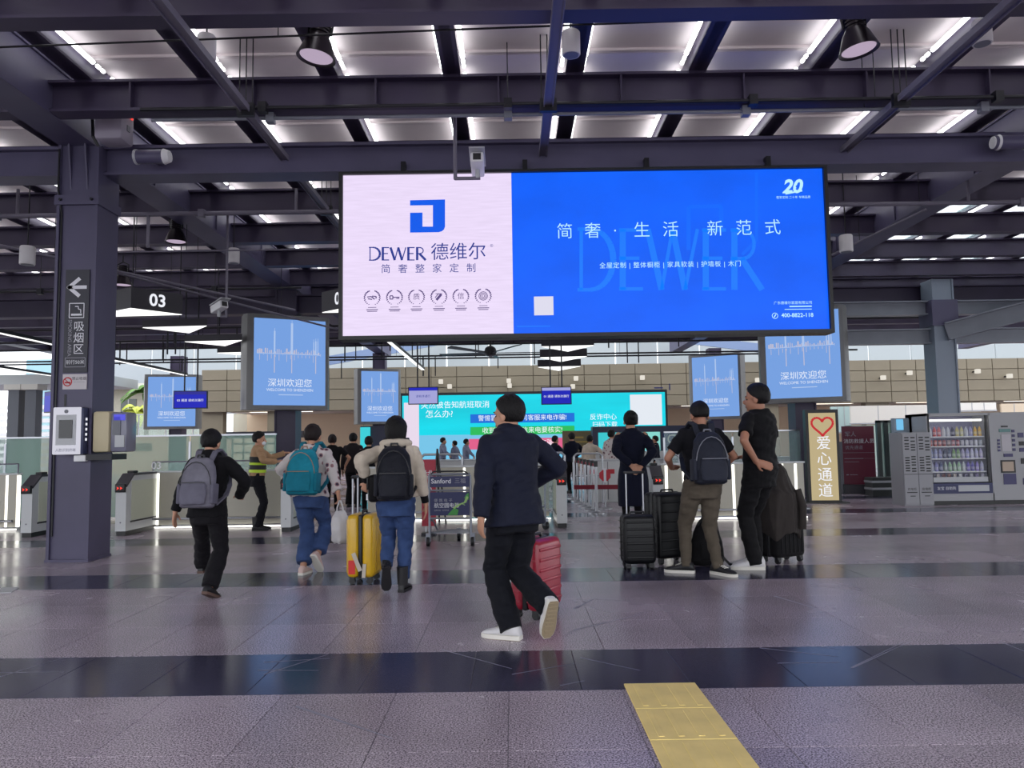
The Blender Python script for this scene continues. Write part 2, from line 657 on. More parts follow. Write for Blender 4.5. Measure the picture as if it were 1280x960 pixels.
COLS = [(-5.35, 18.3, 'dark steel column behind the left welcome light box'), (6.9, 18.3, 'dark steel column behind the right welcome light box'),
        (-5.35, 31.0, 'far steel column behind the small welcome light box near the centre'), (8.2, 31.0, 'far steel column behind the welcome light box beside the backpack man'),
        (-13.5, 31.0, 'far steel column behind the welcome light box at the left')]
for x, y, lb in COLS:
    column((x, y, 0), 0.5, 5.05, STEEL_D, lb, 'steel columns')
c2 = column((10.05, 17.9, 0), 0.5, 5.0, mat('blue_grey_column_paint', C(128, 138, 152), 0.4), 'blue-grey steel column rising behind the vending machine', 'steel columns')  # bluish light falling on this grey column is put into its colour
mb = MB()
mb.bx(-0.3, 0.3, -0.3, 0.3, 3.9, 4.5)
part('collar_plate', mb, STEEL, c2, None)
for i, (p, q, h) in enumerate([((10.05, 17.6, 3.75), (14.5, 16.0, 4.85), 0.38), ((6.6, 17.9, 4.35), (15.5, 17.9, 4.35), 0.3), ((6.6, 17.9, 3.68), (15.5, 17.9, 3.68), 0.32)]):
    p, q = Vector(p), Vector(q)
    mb = MB()
    d = q - p
    L = d.length
    mb.box((0, 0, 0), (L, 0.03, h))
    mb.box((0, 0, h / 2), (L, 0.26, 0.03))
    mb.box((0, 0, -h / 2), (L, 0.26, 0.03))
    o = part('tie_beam', mb, STEEL_L, None, None)
    o.location = (p + q) / 2
    o.rotation_euler = d.to_track_quat('X', 'Z').to_euler()
    tag(o, ['slanting grey tie beam above the vending machine', 'upper level grey tie beam right of the screen', 'lower level grey tie beam right of the screen'][i], 'beam', kind='structure')
# ------------------------------------------------------------------ the big advertising screen
SY = 9.12
sx0, sx1 = at(428.5, 318, SY).x, at(1033, 312, SY).x
sz0, sz1 = at(730, 416, SY).z, at(730, 214.5, SY).z
scr = thing('advertising_screen', 'huge LED advertising screen, pink-white left panel and bright blue right panel', 'screen', ((sx0 + sx1) / 2, SY, sz0))
SO = scr.location.copy()
hw, hh = (sx1 - sx0) / 2, sz1 - sz0
part('cabinet', MB().bx(-hw, hw, 0.02, 0.24, 0, hh), BLACK, scr, None)
for (a, b_, c, d) in ((-hw - 0.045, hw + 0.045, -0.045, 0), (-hw - 0.045, hw + 0.045, hh, hh + 0.03), (-hw - 0.045, -hw, 0, hh), (hw, hw + 0.045, 0, hh)):
    part('bezel', MB().bx(a, b_, -0.03, 0.24, c, d), BLACK, scr, None)


def sp(x, y, dy=0.0):
    p = at(x, y, SY) - SO
    return Vector((p.x, dy, p.z))


xm = sp(640.5, 315).x
SCR_L = emis('screen_pink_white', C(238, 222, 252), 0.97, var=0.05, vscale=3, stretch=(1, 1, 14))
SCR_R = emis('screen_blue', C(4, 98, 255), 0.97, var=0.10, vscale=1.1, stretch=(1, 1, 1.6))
part('display', plate(-hw, xm, 0, hh, 0.015), SCR_L, scr, None, label='pink-white half of the display')
part('display', plate(xm, hw, 0, hh, 0.015), SCR_R, scr, None, label='bright blue half of the display')
S_BLUE = emis('screen_logo_blue', C(0, 92, 240), 0.95)
S_NAVY = emis('screen_navy', C(42, 60, 150), 0.9)
S_PLUM = emis('screen_plum', C(92, 74, 130), 0.9)
S_CYAN = emis('screen_pale_cyan', C(190, 240, 255), 1.0)
S_MARK = emis('screen_watermark_blue', C(20, 122, 255), 1.0)
S_FAINT = emis('screen_watermark_faint_blue', C(6, 106, 255), 1.0)
YT = 0.009


def spoly(pts, m, name='logo', y=YT):
    b = MB().poly([sp(x, yy, y) for x, yy in pts])
    return link(name, b.mesh(name), m, scr)


# brand mark: hooked block letter
lm = MB()
for pts in ([(512.5, 250), (556.2, 249), (556.2, 256), (512.5, 256.6)], [(541, 256.2), (556.2, 256), (556.2, 283), (541, 283)],
            [(512.5, 283), (556.2, 283), (555, 286.5), (552, 289), (548, 290), (512.5, 290.5)], [(512.5, 265.6), (528, 265.4), (528, 283), (512.5, 283)]):
    lm.poly([sp(x, y, YT) for x, y in pts])
link('logo', lm.mesh('logo'), S_BLUE, scr)


def dewer(x0, x1, ytop, ybot, thin, thick, y, m, scale_px=True):
    """thin high-contrast capitals D E W E R between pixel columns x0 and x1 of the screen"""
    W_ = [0.20, 0.13, 0.27, 0.13, 0.17]
    gap = (1 - sum(W_)) / 4
    segs = []
    H = ybot - ytop
    S = lambda u, v: sp(x0 + (x1 - x0) * u, ybot - H * v)

    def st(a, b_, w):
        p, q = S(*a), S(*b_)
        segs.append((p.x, p.z, q.x, q.z, w))
    u = 0
    for ch, w in zip('DEWER', W_):
        if ch == 'D':
            st((u + .02, 0), (u + .02, 1), thin)
            pts = [(u + .0, 1)] + [(u + w * 0.35 + w * .62 * math.sin(t), .5 + .5 * math.cos(t)) for t in np.linspace(0, PI, 13)] + [(u + .0, 0)]
            for i, (a, b_) in enumerate(zip(pts, pts[1:])):
                st(a, b_, thin + (thick - thin) * max(0, math.sin(PI * i / (len(pts) - 2))))
        elif ch == 'E':
            st((u + .02, 0), (u + .02, 1), thick)
            for v in (0.015, .52, .985):
                st((u, v), (u + w * (0.85 if v == .52 else 1), v), thin)
        elif ch == 'W':
            st((u, 1), (u + w * .28, 0), thick)
            st((u + w * .28, 0), (u + w * .5, 1), thin)
            st((u + w * .5, 1), (u + w * .75, 0), thick)
            st((u + w * .75, 0), (u + w, 1), thin)
        else:
            st((u + .02, 0), (u + .02, 1), thick)
            pts = [(u, .985)] + [(u + w * .4 + w * .35 * math.sin(t), .75 + .235 * math.cos(t)) for t in np.linspace(0, PI, 9)] + [(u, .515)]
            for a, b_ in zip(pts, pts[1:]):
                st(a, b_, thin)
            st((u + w * .35, .515), (u + w, 0), thick)
        u += w + gap
    return strokes(segs, scr, m, y=y)


dewer(461, 532, 309, 325, 0.013, 0.028, YT, S_NAVY)
text('德维尔', 0.225, S_NAVY, scr, sp(573, 315.6, YT), bold=0.0)
text('®', 0.05, S_NAVY, scr, sp(614.5, 307, YT))
for i, ch in enumerate('简奢整家定制'):
    text(ch, 0.118, S_NAVY, scr, sp(482 + i * 21.4, 336.6 - i * 0.25, YT))
for i, (xx, gl) in enumerate(zip((465, 493, 520.5, 548.5, 576, 604), ('品', '匙', '质', '叶', '信', '章'))):
    c = sp(xx, 372 - i * 0.45, YT)
    segs = []
    for s in (-1, 1):
        for t in np.linspace(R(-68), R(62), 9):
            px, pz = c.x + s * 0.088 * math.cos(t), c.z + 0.088 * math.sin(t)
            tx, tz = -math.sin(t) * s, math.cos(t)
            segs.append((px - tx * 0.008 + s * 0.012, pz - tz * .008, px + tx * 0.012 - s * 0.004, pz + tz * .012, 0.013))
    strokes(segs, scr, S_PLUM, 'emblem', YT)
    if gl in '质信':
        text(gl, 0.085, S_PLUM, scr, c, name='emblem')
    elif gl == '匙':
        strokes([(c.x - 0.055, c.z - .02, c.x - .055, c.z + .02, .012), (c.x - 0.02, c.z - .02, c.x - .02, c.z + .02, .012), (c.x - .055, c.z + .02, c.x - .02, c.z + .02, .012),
                 (c.x - .055, c.z - .02, c.x - .02, c.z - .02, .012), (c.x - .02, c.z, c.x + .06, c.z, .012), (c.x + .05, c.z, c.x + .05, c.z - .02, .012), (c.x + .03, c.z, c.x + .03, c.z - .02, .012)], scr, S_PLUM, 'emblem', YT)
    elif gl == '品':
        strokes([(c.x - 0.06, c.z + .01, c.x - .01, c.z + .015, .012), (c.x - .01, c.z + .015, c.x + .03, c.z - .02, .014), (c.x - .05, c.z - .012, c.x, c.z - .02, .012),
                 (c.x + .0, c.z + .02, c.x + .05, c.z + .015, .012), (c.x + .05, c.z + .015, c.x + .045, c.z - .01, .014)], scr, S_PLUM, 'emblem', YT)
    elif gl == '叶':
        strokes([(c.x - .03, c.z - .04, c.x + .03, c.z + .03, .03), (c.x - .045, c.z - .01, c.x + .0, c.z + .04, .01), (c.x - .04, c.z + .035, c.x + .04, c.z + .035, .008)], scr, S_PLUM, 'emblem', YT)
    else:
        segs = []
        for rr in (0.018, .036, .052):
            ts = np.linspace(0, 2 * PI, 13)
            segs += [(c.x + rr * math.cos(a), c.z + rr * math.sin(a), c.x + rr * math.cos(b_), c.z + rr * math.sin(b_), .008) for a, b_ in zip(ts, ts[1:])]
        strokes(segs, scr, S_PLUM, 'emblem', YT)
    strokes([(c.x - .05, c.z - .118, c.x + .05, c.z - .118, .007), (c.x - .07, c.z - .145, c.x + .07, c.z - .145, .010), (c.x - .06, c.z - .165, c.x + .06, c.z - .165, .009)], scr, S_PLUM, 'fine_print', YT)
# blue side
dewer(722, 953, 286, 362, 0.042, 0.075, 0.012, S_MARK)
strokes([(sp(861, 258).x, sp(861, 258).z, sp(861, 312).x, sp(861, 312).z, .05), (sp(861, 258).x, sp(861, 258).z, sp(902, 257).x, sp(902, 257).z, .045),
         (sp(902, 257).x, sp(902, 257).z, sp(902, 290).x, sp(902, 290).z, .05), (sp(946, 215).x, sp(946, 215).z, sp(946, 300).x, sp(946, 300).z, .035),
         (sp(946, 300).x, sp(946, 300).z, sp(928, 318).x, sp(928, 318).z, .035)], scr, S_FAINT, 'watermark', 0.013)
for ch, xx, yy in (('简', 706, 290), ('奢', 741, 289.3), ('·', 769, 289), ('生', 802.5, 288.3), ('活', 838.5, 287.6), ('新', 894, 286.6), ('范', 930, 285.8), ('式', 966, 285)):
    text(ch, 0.205, S_CYAN, scr, sp(xx, yy, 0.006), bold=-0.001)
text('全屋定制 | 整体橱柜 | 家具软装 | 护墙板 | 木门', 0.078, S_CYAN, scr, sp(838, 331, 0.006), space=1.12)
text('20', 0.23, S_CYAN, scr, sp(990, 233.5, 0.006), bold=0.008, shear=0.25)
text('S', 0.075, SCR_R, scr, sp(996.5, 234.5, 0.004), bold=0.002)
strokes([(sp(982, 242).x, sp(982, 242).z, sp(1003, 238).x, sp(1003, 238).z, 0.02)], scr, S_CYAN, 'logo', 0.006)
text('整家定制 二十年 专精品质', 0.036, S_CYAN, scr, sp(992, 246.5, 0.006))
part('code_square', plate(sp(661, 0).x, sp(684.5, 0).x, sp(0, 404).z, sp(0, 380.5).z, 0.006), emis('screen_white_square', C(226, 224, 242), 0.95), scr, None)
strokes([(sp(646, 408).x, sp(646, 408).z, sp(688, 407.6).x, sp(688, 407.6).z, 0.012)], scr, S_MARK, 'fine_print', 0.006)
text('广东德维尔家居有限公司', 0.042, S_CYAN, scr, sp(1015.5, 378.2, 0.006), align='RIGHT')
strokes([(sp(987, 383).x, sp(987, 383).z, sp(1015, 382.6).x, sp(1015, 382.6).z, .014), (sp(981, 386.6).x, sp(981, 386.6).z, sp(1015, 386.2).x, sp(1015, 386.2).z, .008)], scr, S_CYAN, 'fine_print', 0.006)
text('400-8822-118', 0.068, S_CYAN, scr, sp(1017, 393.7, 0.006), align='RIGHT', bold=0.001)
ph = sp(969, 394.6)
ts = np.linspace(0, 2 * PI, 15)
strokes([(ph.x + .034 * math.cos(a), ph.z + .034 * math.sin(a), ph.x + .034 * math.cos(b_), ph.z + .034 * math.sin(b_), .007) for a, b_ in zip(ts, ts[1:])]
        + [(ph.x - .012, ph.z - .018, ph.x + .012, ph.z + .018, .012)], scr, S_CYAN, 'logo', 0.006)
for xx in (-2.2, -0.7, 0.8, 2.3):
    part('hanger', MB().bx(xx - 0.03, xx + 0.03, 0.1, 0.2, hh, hh + 0.2), BLACKM, scr, None)

# ------------------------------------------------------------------ welcome light boxes on the columns
LB_FRAME = mat('light_box_grey_frame', C(112, 112, 112), 0.45, 0.2)
LB_FACE = emis('light_box_blue', C(122, 166, 232), 0.92)
LB_LINE = emis('light_box_pale_line', C(176, 200, 240), 0.95)
LB_WARM = emis('light_box_warm_line', C(190, 190, 214), 0.95)
LB_TEXT = emis('light_box_lettering', C(226, 234, 250), 1.0)


def light_box(x, y, yaw, label, w=1.95, z0=2.17, z1=4.35):
    t = thing('welcome_light_box', label, 'light box', (x, y, z0), yaw, 'welcome light boxes on the columns')
    h = z1 - z0
    fb = MB()
    ring = []
    prof = [(-w / 2, -0.12), (-w / 2 + 0.06, -0.26), (-w / 2 + 0.18, -0.32), (w / 2 - 0.18, -0.32), (w / 2 - 0.06, -0.26), (w / 2, -0.12), (w / 2, 0.26), (-w / 2, 0.26)]
    fb.loft([[(a, b_, zz) for a, b_ in prof] for zz in (0, h)])
    part('frame', fb, LB_FRAME, t, 35)
    part('display', MB().bx(-w / 2 + 0.2, w / 2 - 0.14, -0.335, -0.32, 0.10, h - 0.1), LB_FACE, t, None)
    u = lambda a: -w / 2 + 0.2 + (w - 0.34) * a
    yy = -0.339
    ln = []
    rnd = random.Random(5)
    zb = h * 0.585
    ln.append((u(.04), zb, u(.93), zb, .012))
    for a, top, wd in ((.28, .24, .035), (.52, .33, .05), (.86, .15, .03), (.83, .14, .02), (.89, .15, .02)):
        ln.append((u(a), zb, u(a), zb + h * top, wd))
        ln.append((u(a), zb + h * top, u(a), zb + h * (top + .03), .01))
    strokes(ln, t, LB_LINE, 'skyline_print', yy)
    ln = []
    for i in range(34):
        a = .05 + .88 * i / 33
        tt = rnd.uniform(.01, .06)
        ln.append((u(a), zb, u(a), zb + h * tt, rnd.uniform(.015, .04)))
        if i % 2:
            ln.append((u(a), zb - .02, u(a), zb - h * tt * 1.4, .012))
    for a in (.28, .52, .86):
        ln.append((u(a), zb - .02, u(a), zb - h * .2, .02))
    strokes(ln, t, LB_WARM, 'skyline_print', yy + 0.001)
    text('深圳欢迎您', 0.20, LB_TEXT, t, (u(.5), yy, h * 0.275))
    text('WELCOME TO SHENZHEN', 0.088, LB_TEXT, t, (u(.5), yy, h * 0.205))
    strokes([(u(.34), h * .155, u(.68), h * .155, .02)], t, LB_LINE, 'fine_print', yy)
    return t


light_box(-5.27, 17.85, R(27), 'large welcome light box with pale skyline between smoking-area column and big screen')
light_box(6.8, 17.85, R(-27), 'large welcome light box with pale skyline, top corner hidden by the big screen')
light_box(-5.35, 30.5, R(20), 'small welcome light box just left of the turquoise screen', w=1.8)
light_box(8.15, 30.5, R(-30), 'small welcome light box above the head of the backpack man', w=2.15, z1=4.75)
light_box(-13.5, 30.5, R(12), 'small welcome light box right of the smoking-area column', w=2.1, z0=2.1, z1=4.25)

# ------------------------------------------------------------------ what hangs on the near column
PZ = lambda y: at(88, y, PY - 0.2).z
sign_d = mat('dark_sign_panel', C(52, 52, 62), 0.5)
sg = thing('smoking_area_sign', 'dark vertical sign with white arrow, cigarette symbol and smoking-area lettering', 'sign', (PX + .045, PY - 0.225, 0))
SGX = lambda x, y=420: at(x, y, PY - 0.22).x - PX
zt, zb_ = PZ(338), PZ(466)
part('panel', MB().bx(-0.165, 0.125, -0.012, 0.006, zb_, zt), sign_d, sg, None)
cxs = -0.02
z = PZ(360)
strokes([(cxs - .105, z, cxs + .115, z, .042), (cxs - .115, z - .012, cxs + .03, z + .11, .045), (cxs - .115, z + .012, cxs + .03, z - .11, .045)], sg, PAPERW, 'arrow', -0.014)
z = PZ(389)
q = 0.088
strokes([(cxs - q, z - q, cxs + q, z - q, .010), (cxs - q, z + q, cxs + q, z + q, .010), (cxs - q, z - q, cxs - q, z + q, .010), (cxs + q, z - q, cxs + q, z + q, .010),
         (cxs - .065, z - .05, cxs + .065, z - .05, .024), (cxs + .05, z - .03, cxs + .05, z + .01, .010), (cxs + .05, z + .01, cxs + .02, z + .02, .010), (cxs + .02, z + .02, cxs + .02, z + .05, .010), (cxs + .02, z + .05, cxs - .02, z + .05, .010)], sg, PAPERW, 'cigarette_symbol', -0.014)
for i, ch in enumerate('吸烟区'):
    text(ch, 0.135, PAPERW, sg, (cxs + 0.035, -0.014, PZ(409.5 + i * 14.2)))
text('SMOKING AREA', 0.062, mat('grey_print', C(150, 150, 160), 0.6), sg, (cxs - 0.075, -0.014, PZ(423)), rot=(PI / 2, PI / 2, 0))
z = PZ(453.5)
strokes([(cxs - .12, z - .055, cxs + .12, z - .055, .007), (cxs - .12, z + .055, cxs + .12, z + .055, .007), (cxs - .12, z - .055, cxs - .12, z + .055, .007), (cxs + .12, z - .055, cxs + .12, z + .055, .007)], sg, MATS['grey_print'], 'border', -0.014)
text('前行50米', 0.056, PAPERW, sg, (cxs, -0.014, z))
ns = thing('no_smoking_sign', 'small white plate with red no-smoking ring below the dark sign', 'sign', (PX + .045, PY - 0.225, 0))
part('panel', MB().bx(-0.165, 0.125, -0.01, 0.006, PZ(487), PZ(468)), mat('pale_sign_plate', C(196, 190, 194), 0.5), ns, None)
z = PZ(477.5)
REDP = mat('red_print', C(190, 40, 50), 0.6)
ts = np.linspace(0, 2 * PI, 17)
strokes([(-.105 + .05 * math.cos(a), z + .05 * math.sin(a), -.105 + .05 * math.cos(b_), z + .05 * math.sin(b_), .014) for a, b_ in zip(ts, ts[1:])] + [(-.14, z - .01, -.07, z - .01, .02), (-.14, z + .035, -.07, z - .035, .01)], ns, REDP, 'no_smoking_ring', -0.012)
text('禁止吸烟', 0.044, MATS['black_plastic'], ns, (0.035, -0.012, z + .035))
text('NO SMOKING', 0.02, MATS['grey_print'], ns, (0.035, -0.012, z - .005))
part('key_slot', MB().bx(-0.10, -0.075, -0.225, -0.19, PZ(508), PZ(493)), BLACK, pil, None)
# face-scan terminal
fk = thing('face_scan_terminal', 'white wall terminal with black screen on the column front', 'terminal', (PX + .055, PY - 0.225, 0))
z0, z1 = PZ(568), PZ(510)
part('housing', MB().bx(-0.175, 0.165, -0.14, -0.03, z0, z1, bev=0.02), mat('navy_housing', C(44, 50, 84), 0.4), fk, 40)
part('face_plate', MB().bx(-0.19, 0.135, -0.16, -0.12, z0, z1, bev=0.012), emis('white_back_lit_plate', C(232, 232, 246), 0.75), fk, 40)
part('bezel', MB().bx(-0.145, 0.09, -0.168, -0.15, z0 + 0.11, z1 - 0.09), LGREY, fk, None)
part('screen', MB().bx(-0.105, 0.05, -0.176, -0.15, z0 + 0.19, z1 - 0.15), mat('black_glass', C(24, 24, 30), 0.1), fk, None)
part('camera', MB().cyl((-0.028, -0.172, z1 - 0.05), (-0.028, -0.155, z1 - 0.05), 0.022), MGREY, fk, 40)
text('人脸识别终端', 0.04, MATS['navy_housing'], fk, (-0.028, -0.163, z0 + 0.05))
for i in range(5):
    part('indicator', MB().bx(0.164, 0.170, -0.10, -0.07, z0 + 0.16 + i * 0.06, z0 + 0.19 + i * 0.06), WHITE_E, fk, None)
so = thing('power_socket', 'small white socket box under the wall terminal', 'socket', (PX + .06, PY - 0.25, 0))
part('box', MB().bx(0.02, 0.16, -0.06, 0.02, PZ(577), PZ(569), bev=0.008), WHITEP, so, 40)
part('cable', MB().tube([(0.16, -0.03, PZ(571)), (0.30, -0.03, PZ(570)), (0.30, 0.05, PZ(570))], 0.012, 6), BLACK, so, 60)
eb = thing('distribution_box', 'beige metal box with grey see-through cover on the column side', 'electrical box', (PX + 0.25, PY - 0.15, 0))
z0, z1 = PZ(566), PZ(515)
part('body', MB().bx(0.02, 0.22, -0.12, 0.2, z0, z1, bev=0.03), mat('beige_enclosure', C(196, 184, 152), 0.5), eb, 40)
part('bracket', MB().bx(-0.01, 0.04, -0.05, 0.1, z0 + .1, z1 - .1), BLACKM, eb, None)
part('cover', MB().bx(0.222, 0.42, -0.10, 0.16, z0, z1 - 0.01, bev=0.03), mat('smoky_cover', C(122, 122, 140), 0.2), eb, 40)
for i, (a, c, d, e, mm) in enumerate([(0.26, 0.35, z0 + .2, z0 + .42, MGREY), (0.29, 0.40, z0 + .06, z0 + .2, LGREY), (0.27, 0.40, z1 - .11, z1 - .04, emis('blue_indicator', C(90, 90, 230), 0.9))]):
    part('breaker', MB().bx(a, c, -0.115, -0.09, d, e), mm, eb, None)
part('lower_clamp', MB().bx(-0.02, 0.28, -0.16, 0.2, z0 - 0.09, z0 - 0.02), BLACKM, eb, None)
# fire alarm box under the girder
al = thing('alarm_control_box', 'pale grey wall box with red and green lamps beside the column top', 'control box', at(142, 150, 8.9))
part('housing', MB().bx(-0.19, 0.15, -0.10, 0.22, -0.27, 0.27, bev=0.05), mat('pale_violet_grey_plastic', C(150, 144, 158), 0.5), al, 40)
for i, (dx, dz, mm) in enumerate([(0.0, .12, RED_E), (0.06, .09, RED_E), (-.05, .10, emis('green_lamp', C(90, 170, 90), 0.8)), (0.0, -.09, MGREY)]):
    part('indicator', MB().bx(.145, .160, dx + .02, dx + .085, dz - .035, dz + .035), mm, al, None)
part('cable', MB().tube([(-0.22, 0, .35), (-.26, 0, .1), (-.24, 0, -.2), (-.2, .05, -.3)], .02, 6), BLACK, al, 60)

# ------------------------------------------------------------------ lamps, speakers and cameras below the roof


def high_bay(p, s, label, tilt=0.0):
    t = thing('high_bay_lamp', label, 'lamp', p, 0, 'black high-bay lamps', scale=s)
    t.rotation_euler = (0, tilt, 0)
    part('reflector', MB().lathe([(0.095, 0.22), (0.13, 0.16), (0.17, 0.05), (0.19, 0.0), (0.165, 0.01), (0.15, 0.04)], n=24), mat('black_lamp_metal', C(34, 26, 34), 0.35, 0.4), t, 40)
    part('gear_box', MB().cyl((0, 0, 0.22), (0, 0, 0.40), 0.085, n=20), MATS['black_lamp_metal'], t, 40)
    for k in range(4):
        part('fin', MB().cyl((0, 0, 0.25 + k * 0.035), (0, 0, 0.262 + k * 0.035), 0.10, n=20), MATS['black_lamp_metal'], t, 40)
    part('bracket', MB().tube([(-0.11, 0, 0.24), (-0.12, 0, 0.42), (0, 0, 0.48), (0.12, 0, 0.42), (0.11, 0, 0.24)], 0.012, 6), BLACKM, t, 60)
    part('diffuser', MB().lathe([(0.002, 0.025), (0.158, 0.022), (0.158, 0.018), (0.002, 0.012)], n=24), emis('high_bay_diffuser', C(196, 176, 200), 0.8), t, 40)
    part('hanger', MB().cyl((0, 0, 0.48), (0, 0, 0.62), 0.012, n=8), BLACKM, t, 60)
    return t


high_bay(at(395, 73, 7.2), 1.0, 'large black high-bay lamp hanging near the second rafter left of the screen', R(8))
high_bay(at(1074, 64, 7.2), 1.0, 'large black high-bay lamp hanging at the upper right above the screen edge', R(-8))
high_bay(at(220, 303, 12.6), 0.95, 'small far high-bay lamp left above the hanging numeral lamp')
high_bay(at(153, 357, 14.4), 0.95, 'far high-bay lamp seen just beside the smoking-area column')


def speaker(p, label, top, s=1.0):
    t = thing('pendant_speaker', label, 'speaker', p, 0, 'white cylinder pendants', scale=s)
    part('housing', MB().lathe([(0.085, 0.0), (0.09, 0.01), (0.09, 0.22), (0.08, 0.235)], n=24), mat('off_white_cylinder', C(205, 202, 204), 0.45), t, 40)
    part('grille', MB().lathe([(0.002, -0.004), (0.07, -0.004), (0.075, 0.004), (0.002, 0.004)], n=24), MGREY, t, 40)
    part('rod', MB().cyl((0, 0, 0.23), (0, 0, (5.705 - p.z) / s), 0.008, n=6), BLACKM, t, 60)


speaker(at(258, 74, 7.2), 'white cylinder pendant left of the near high-bay lamp', 5.42)
speaker(at(714, 69, 7.2), 'white cylinder pendant above the middle of the screen', 5.42)
speaker(at(1228, 55, 7.2), 'white cylinder pendant at the upper right corner', 5.42)
speaker(at(34, 331, 11), 'white cylinder pendant left of the smoking-area column', 4.75, 1.15)
speaker(at(292, 329, 13.2), 'white cylinder pendant above the hanging numeral lamp row', 5.05, 1.1)
speaker(at(1058, 315, 12), 'white cylinder pendant just right of the screen', 5.05, 1.15)

for x, y, s, lb in ((191, 196, 1, 'grey horn loudspeaker on the cross girder near the column'), (1262, 178, -1, 'grey horn loudspeaker on the cross girder at the right edge')):
    t = thing('horn_loudspeaker', lb, 'loudspeaker', at(x, y, 9.1))
    part('body', MB().cyl((-0.2, 0, 0), (0.14, 0, 0), 0.085, n=20), STEEL, t, 40)
    part('end_cap', MB().cyl((0.14 * s, 0, 0), (0.21 * s, 0, 0), 0.095, 0.07, n=20), WHITEP, t, 40)
    part('end_ring', MB().cyl((-0.21 * s, 0, 0), (-0.18 * s, 0, 0), 0.092, n=20), LGREY, t, 40)
    part('bracket', MB().bx(-0.03, 0.03, 0.03, 0.22, -0.03, 0.03), STEEL, t, None)


def cctv(p, pole_x, ztop, label, yaw):
    t = thing('security_camera', label, 'camera', p, 0, 'security cameras on poles')
    part('pole', MB().tube([(pole_x, 0, ztop - p.z), (pole_x, 0, -0.16), (0.03, 0, -0.16)], 0.022, 8), GALV, t, 60)
    h = part('camera_body', MB().box((0, 0, 0), (0.15, 0.34, 0.13), bev=0.02), WHITEP, t, 40, rot=(R(-12), 0, yaw))
    part('hood', MB().bx(-0.09, 0.09, -0.24, 0.15, 0.07, 0.085), LGREY, h, None)
    part('lens', MB().bx(-0.045, 0.045, -0.18, -0.165, -0.04, 0.04), BLACK, h, None)
    part('bracket', MB().cyl((0, 0, -0.16), (0, 0, -0.05), 0.03, n=10), LGREY, t, 60)
    return t


cctv(at(597, 206, 8.7), at(569, 206, 8.7).x - at(597, 206, 8.7).x, 5.705, 'security camera on a bent pole in front of the screen top', R(0))
cctv(at(274, 384, 12.8), at(283, 384, 12.8).x - at(274, 384, 12.8).x, 5.705, 'security camera on a short pole left of the large light box', R(50))


# triangular lamps
TRI_E = emis('triangle_lamp_panel', C(252, 252, 250), 1.6)
TRI_S = mat('charcoal_lamp_side', C(46, 44, 52), 0.5)


def tri_lamp(v, z, h, label, num=None):
    c = sum((Vector((a, b_, 0)) for a, b_ in v), Vector()) / 3
    t = thing('triangular_lamp', label, 'lamp', (c.x, c.y, z), 0, 'triangular pendant lamps')
    loc = [Vector((a - c.x, b_ - c.y, 0)) for a, b_ in v]
    mb = MB()
    mb.poly([p + Vector((0, 0, 0.012)) for p in loc], Vector((0, 0, h)))
    part('housing', mb, TRI_S, t, None)
    part('light_panel', MB().poly([p * 0.985 for p in loc], Vector((0, 0, 0.012))), TRI_E, t, None)
    part('hanger', MB().cyl((0, 0, h), (0, 0, ztop(c.y) - z), 0.01, n=6), BLACKM, t, 60)
    if num:
        n0 = min(range(3), key=lambda i: loc[i].y)
        for j in range(3):
            if j == n0:
                continue
            a, b_ = loc[n0], loc[j]
            if a.x > b_.x:
                a, b_ = b_, a
            d = (b_ - a)
            ang = math.atan2(d.y, d.x)
            mid = (a + b_) / 2 + Vector((math.sin(ang), -math.cos(ang), 0)) * 0.012
            text(num, 0.30, WHITE_E, t, (mid.x, mid.y, h * 0.52), rot=(PI / 2, 0, ang), bold=0.006)
    return t


def px(x, Y):
    return at(x, 400, Y).x


tri_lamp([(px(163, 12.9), 12.9), (px(104, 13.7), 13.7), (px(228, 13.6), 13.6)], 3.70, 0.36, 'triangular lamp reading 03 right of the smoking-area column', '03')
tri_lamp([(px(450, 12.9), 12.9), (px(402, 13.6), 13.6), (px(520, 13.6), 13.6)], 3.70, 0.36, 'triangular lamp reading 02 half hidden by the big screen', '02')
tri_lamp([(px(178, 15.0), 15.0), (px(259, 14.9), 14.9), (px(237, 15.8), 15.8)], 3.70, 0.14, 'triangular lamp just below the 03 lamp')
tri_lamp([(px(231, 17.1), 17.1), (px(303, 17.0), 17.0), (px(282, 17.9), 17.9)], 3.70, 0.14, 'triangular lamp second below the 03 lamp')
tri_lamp([(px(272, 19.2), 19.2), (px(340, 19.1), 19.1), (px(322, 20.1), 20.1)], 3.70, 0.14, 'triangular lamp whose end is hidden by the large left light box')
tri_lamp([(px(676, 18.9), 18.9), (px(742, 18.8), 18.8), (px(709, 20.0), 20.0)], 3.70, 0.22, 'triangular lamp under the screen, uppermost of the central stack')
tri_lamp([(px(674, 21.3), 21.3), (px(733, 21.2), 21.2), (px(700, 22.5), 22.5)], 3.70, 0.22, 'triangular lamp under the screen, middle of the central stack')
tri_lamp([(px(671, 24.0), 24.0), (px(725, 23.9), 23.9), (px(697, 25.3), 25.3)], 3.70, 0.22, 'triangular lamp under the screen, lowest of the central stack')

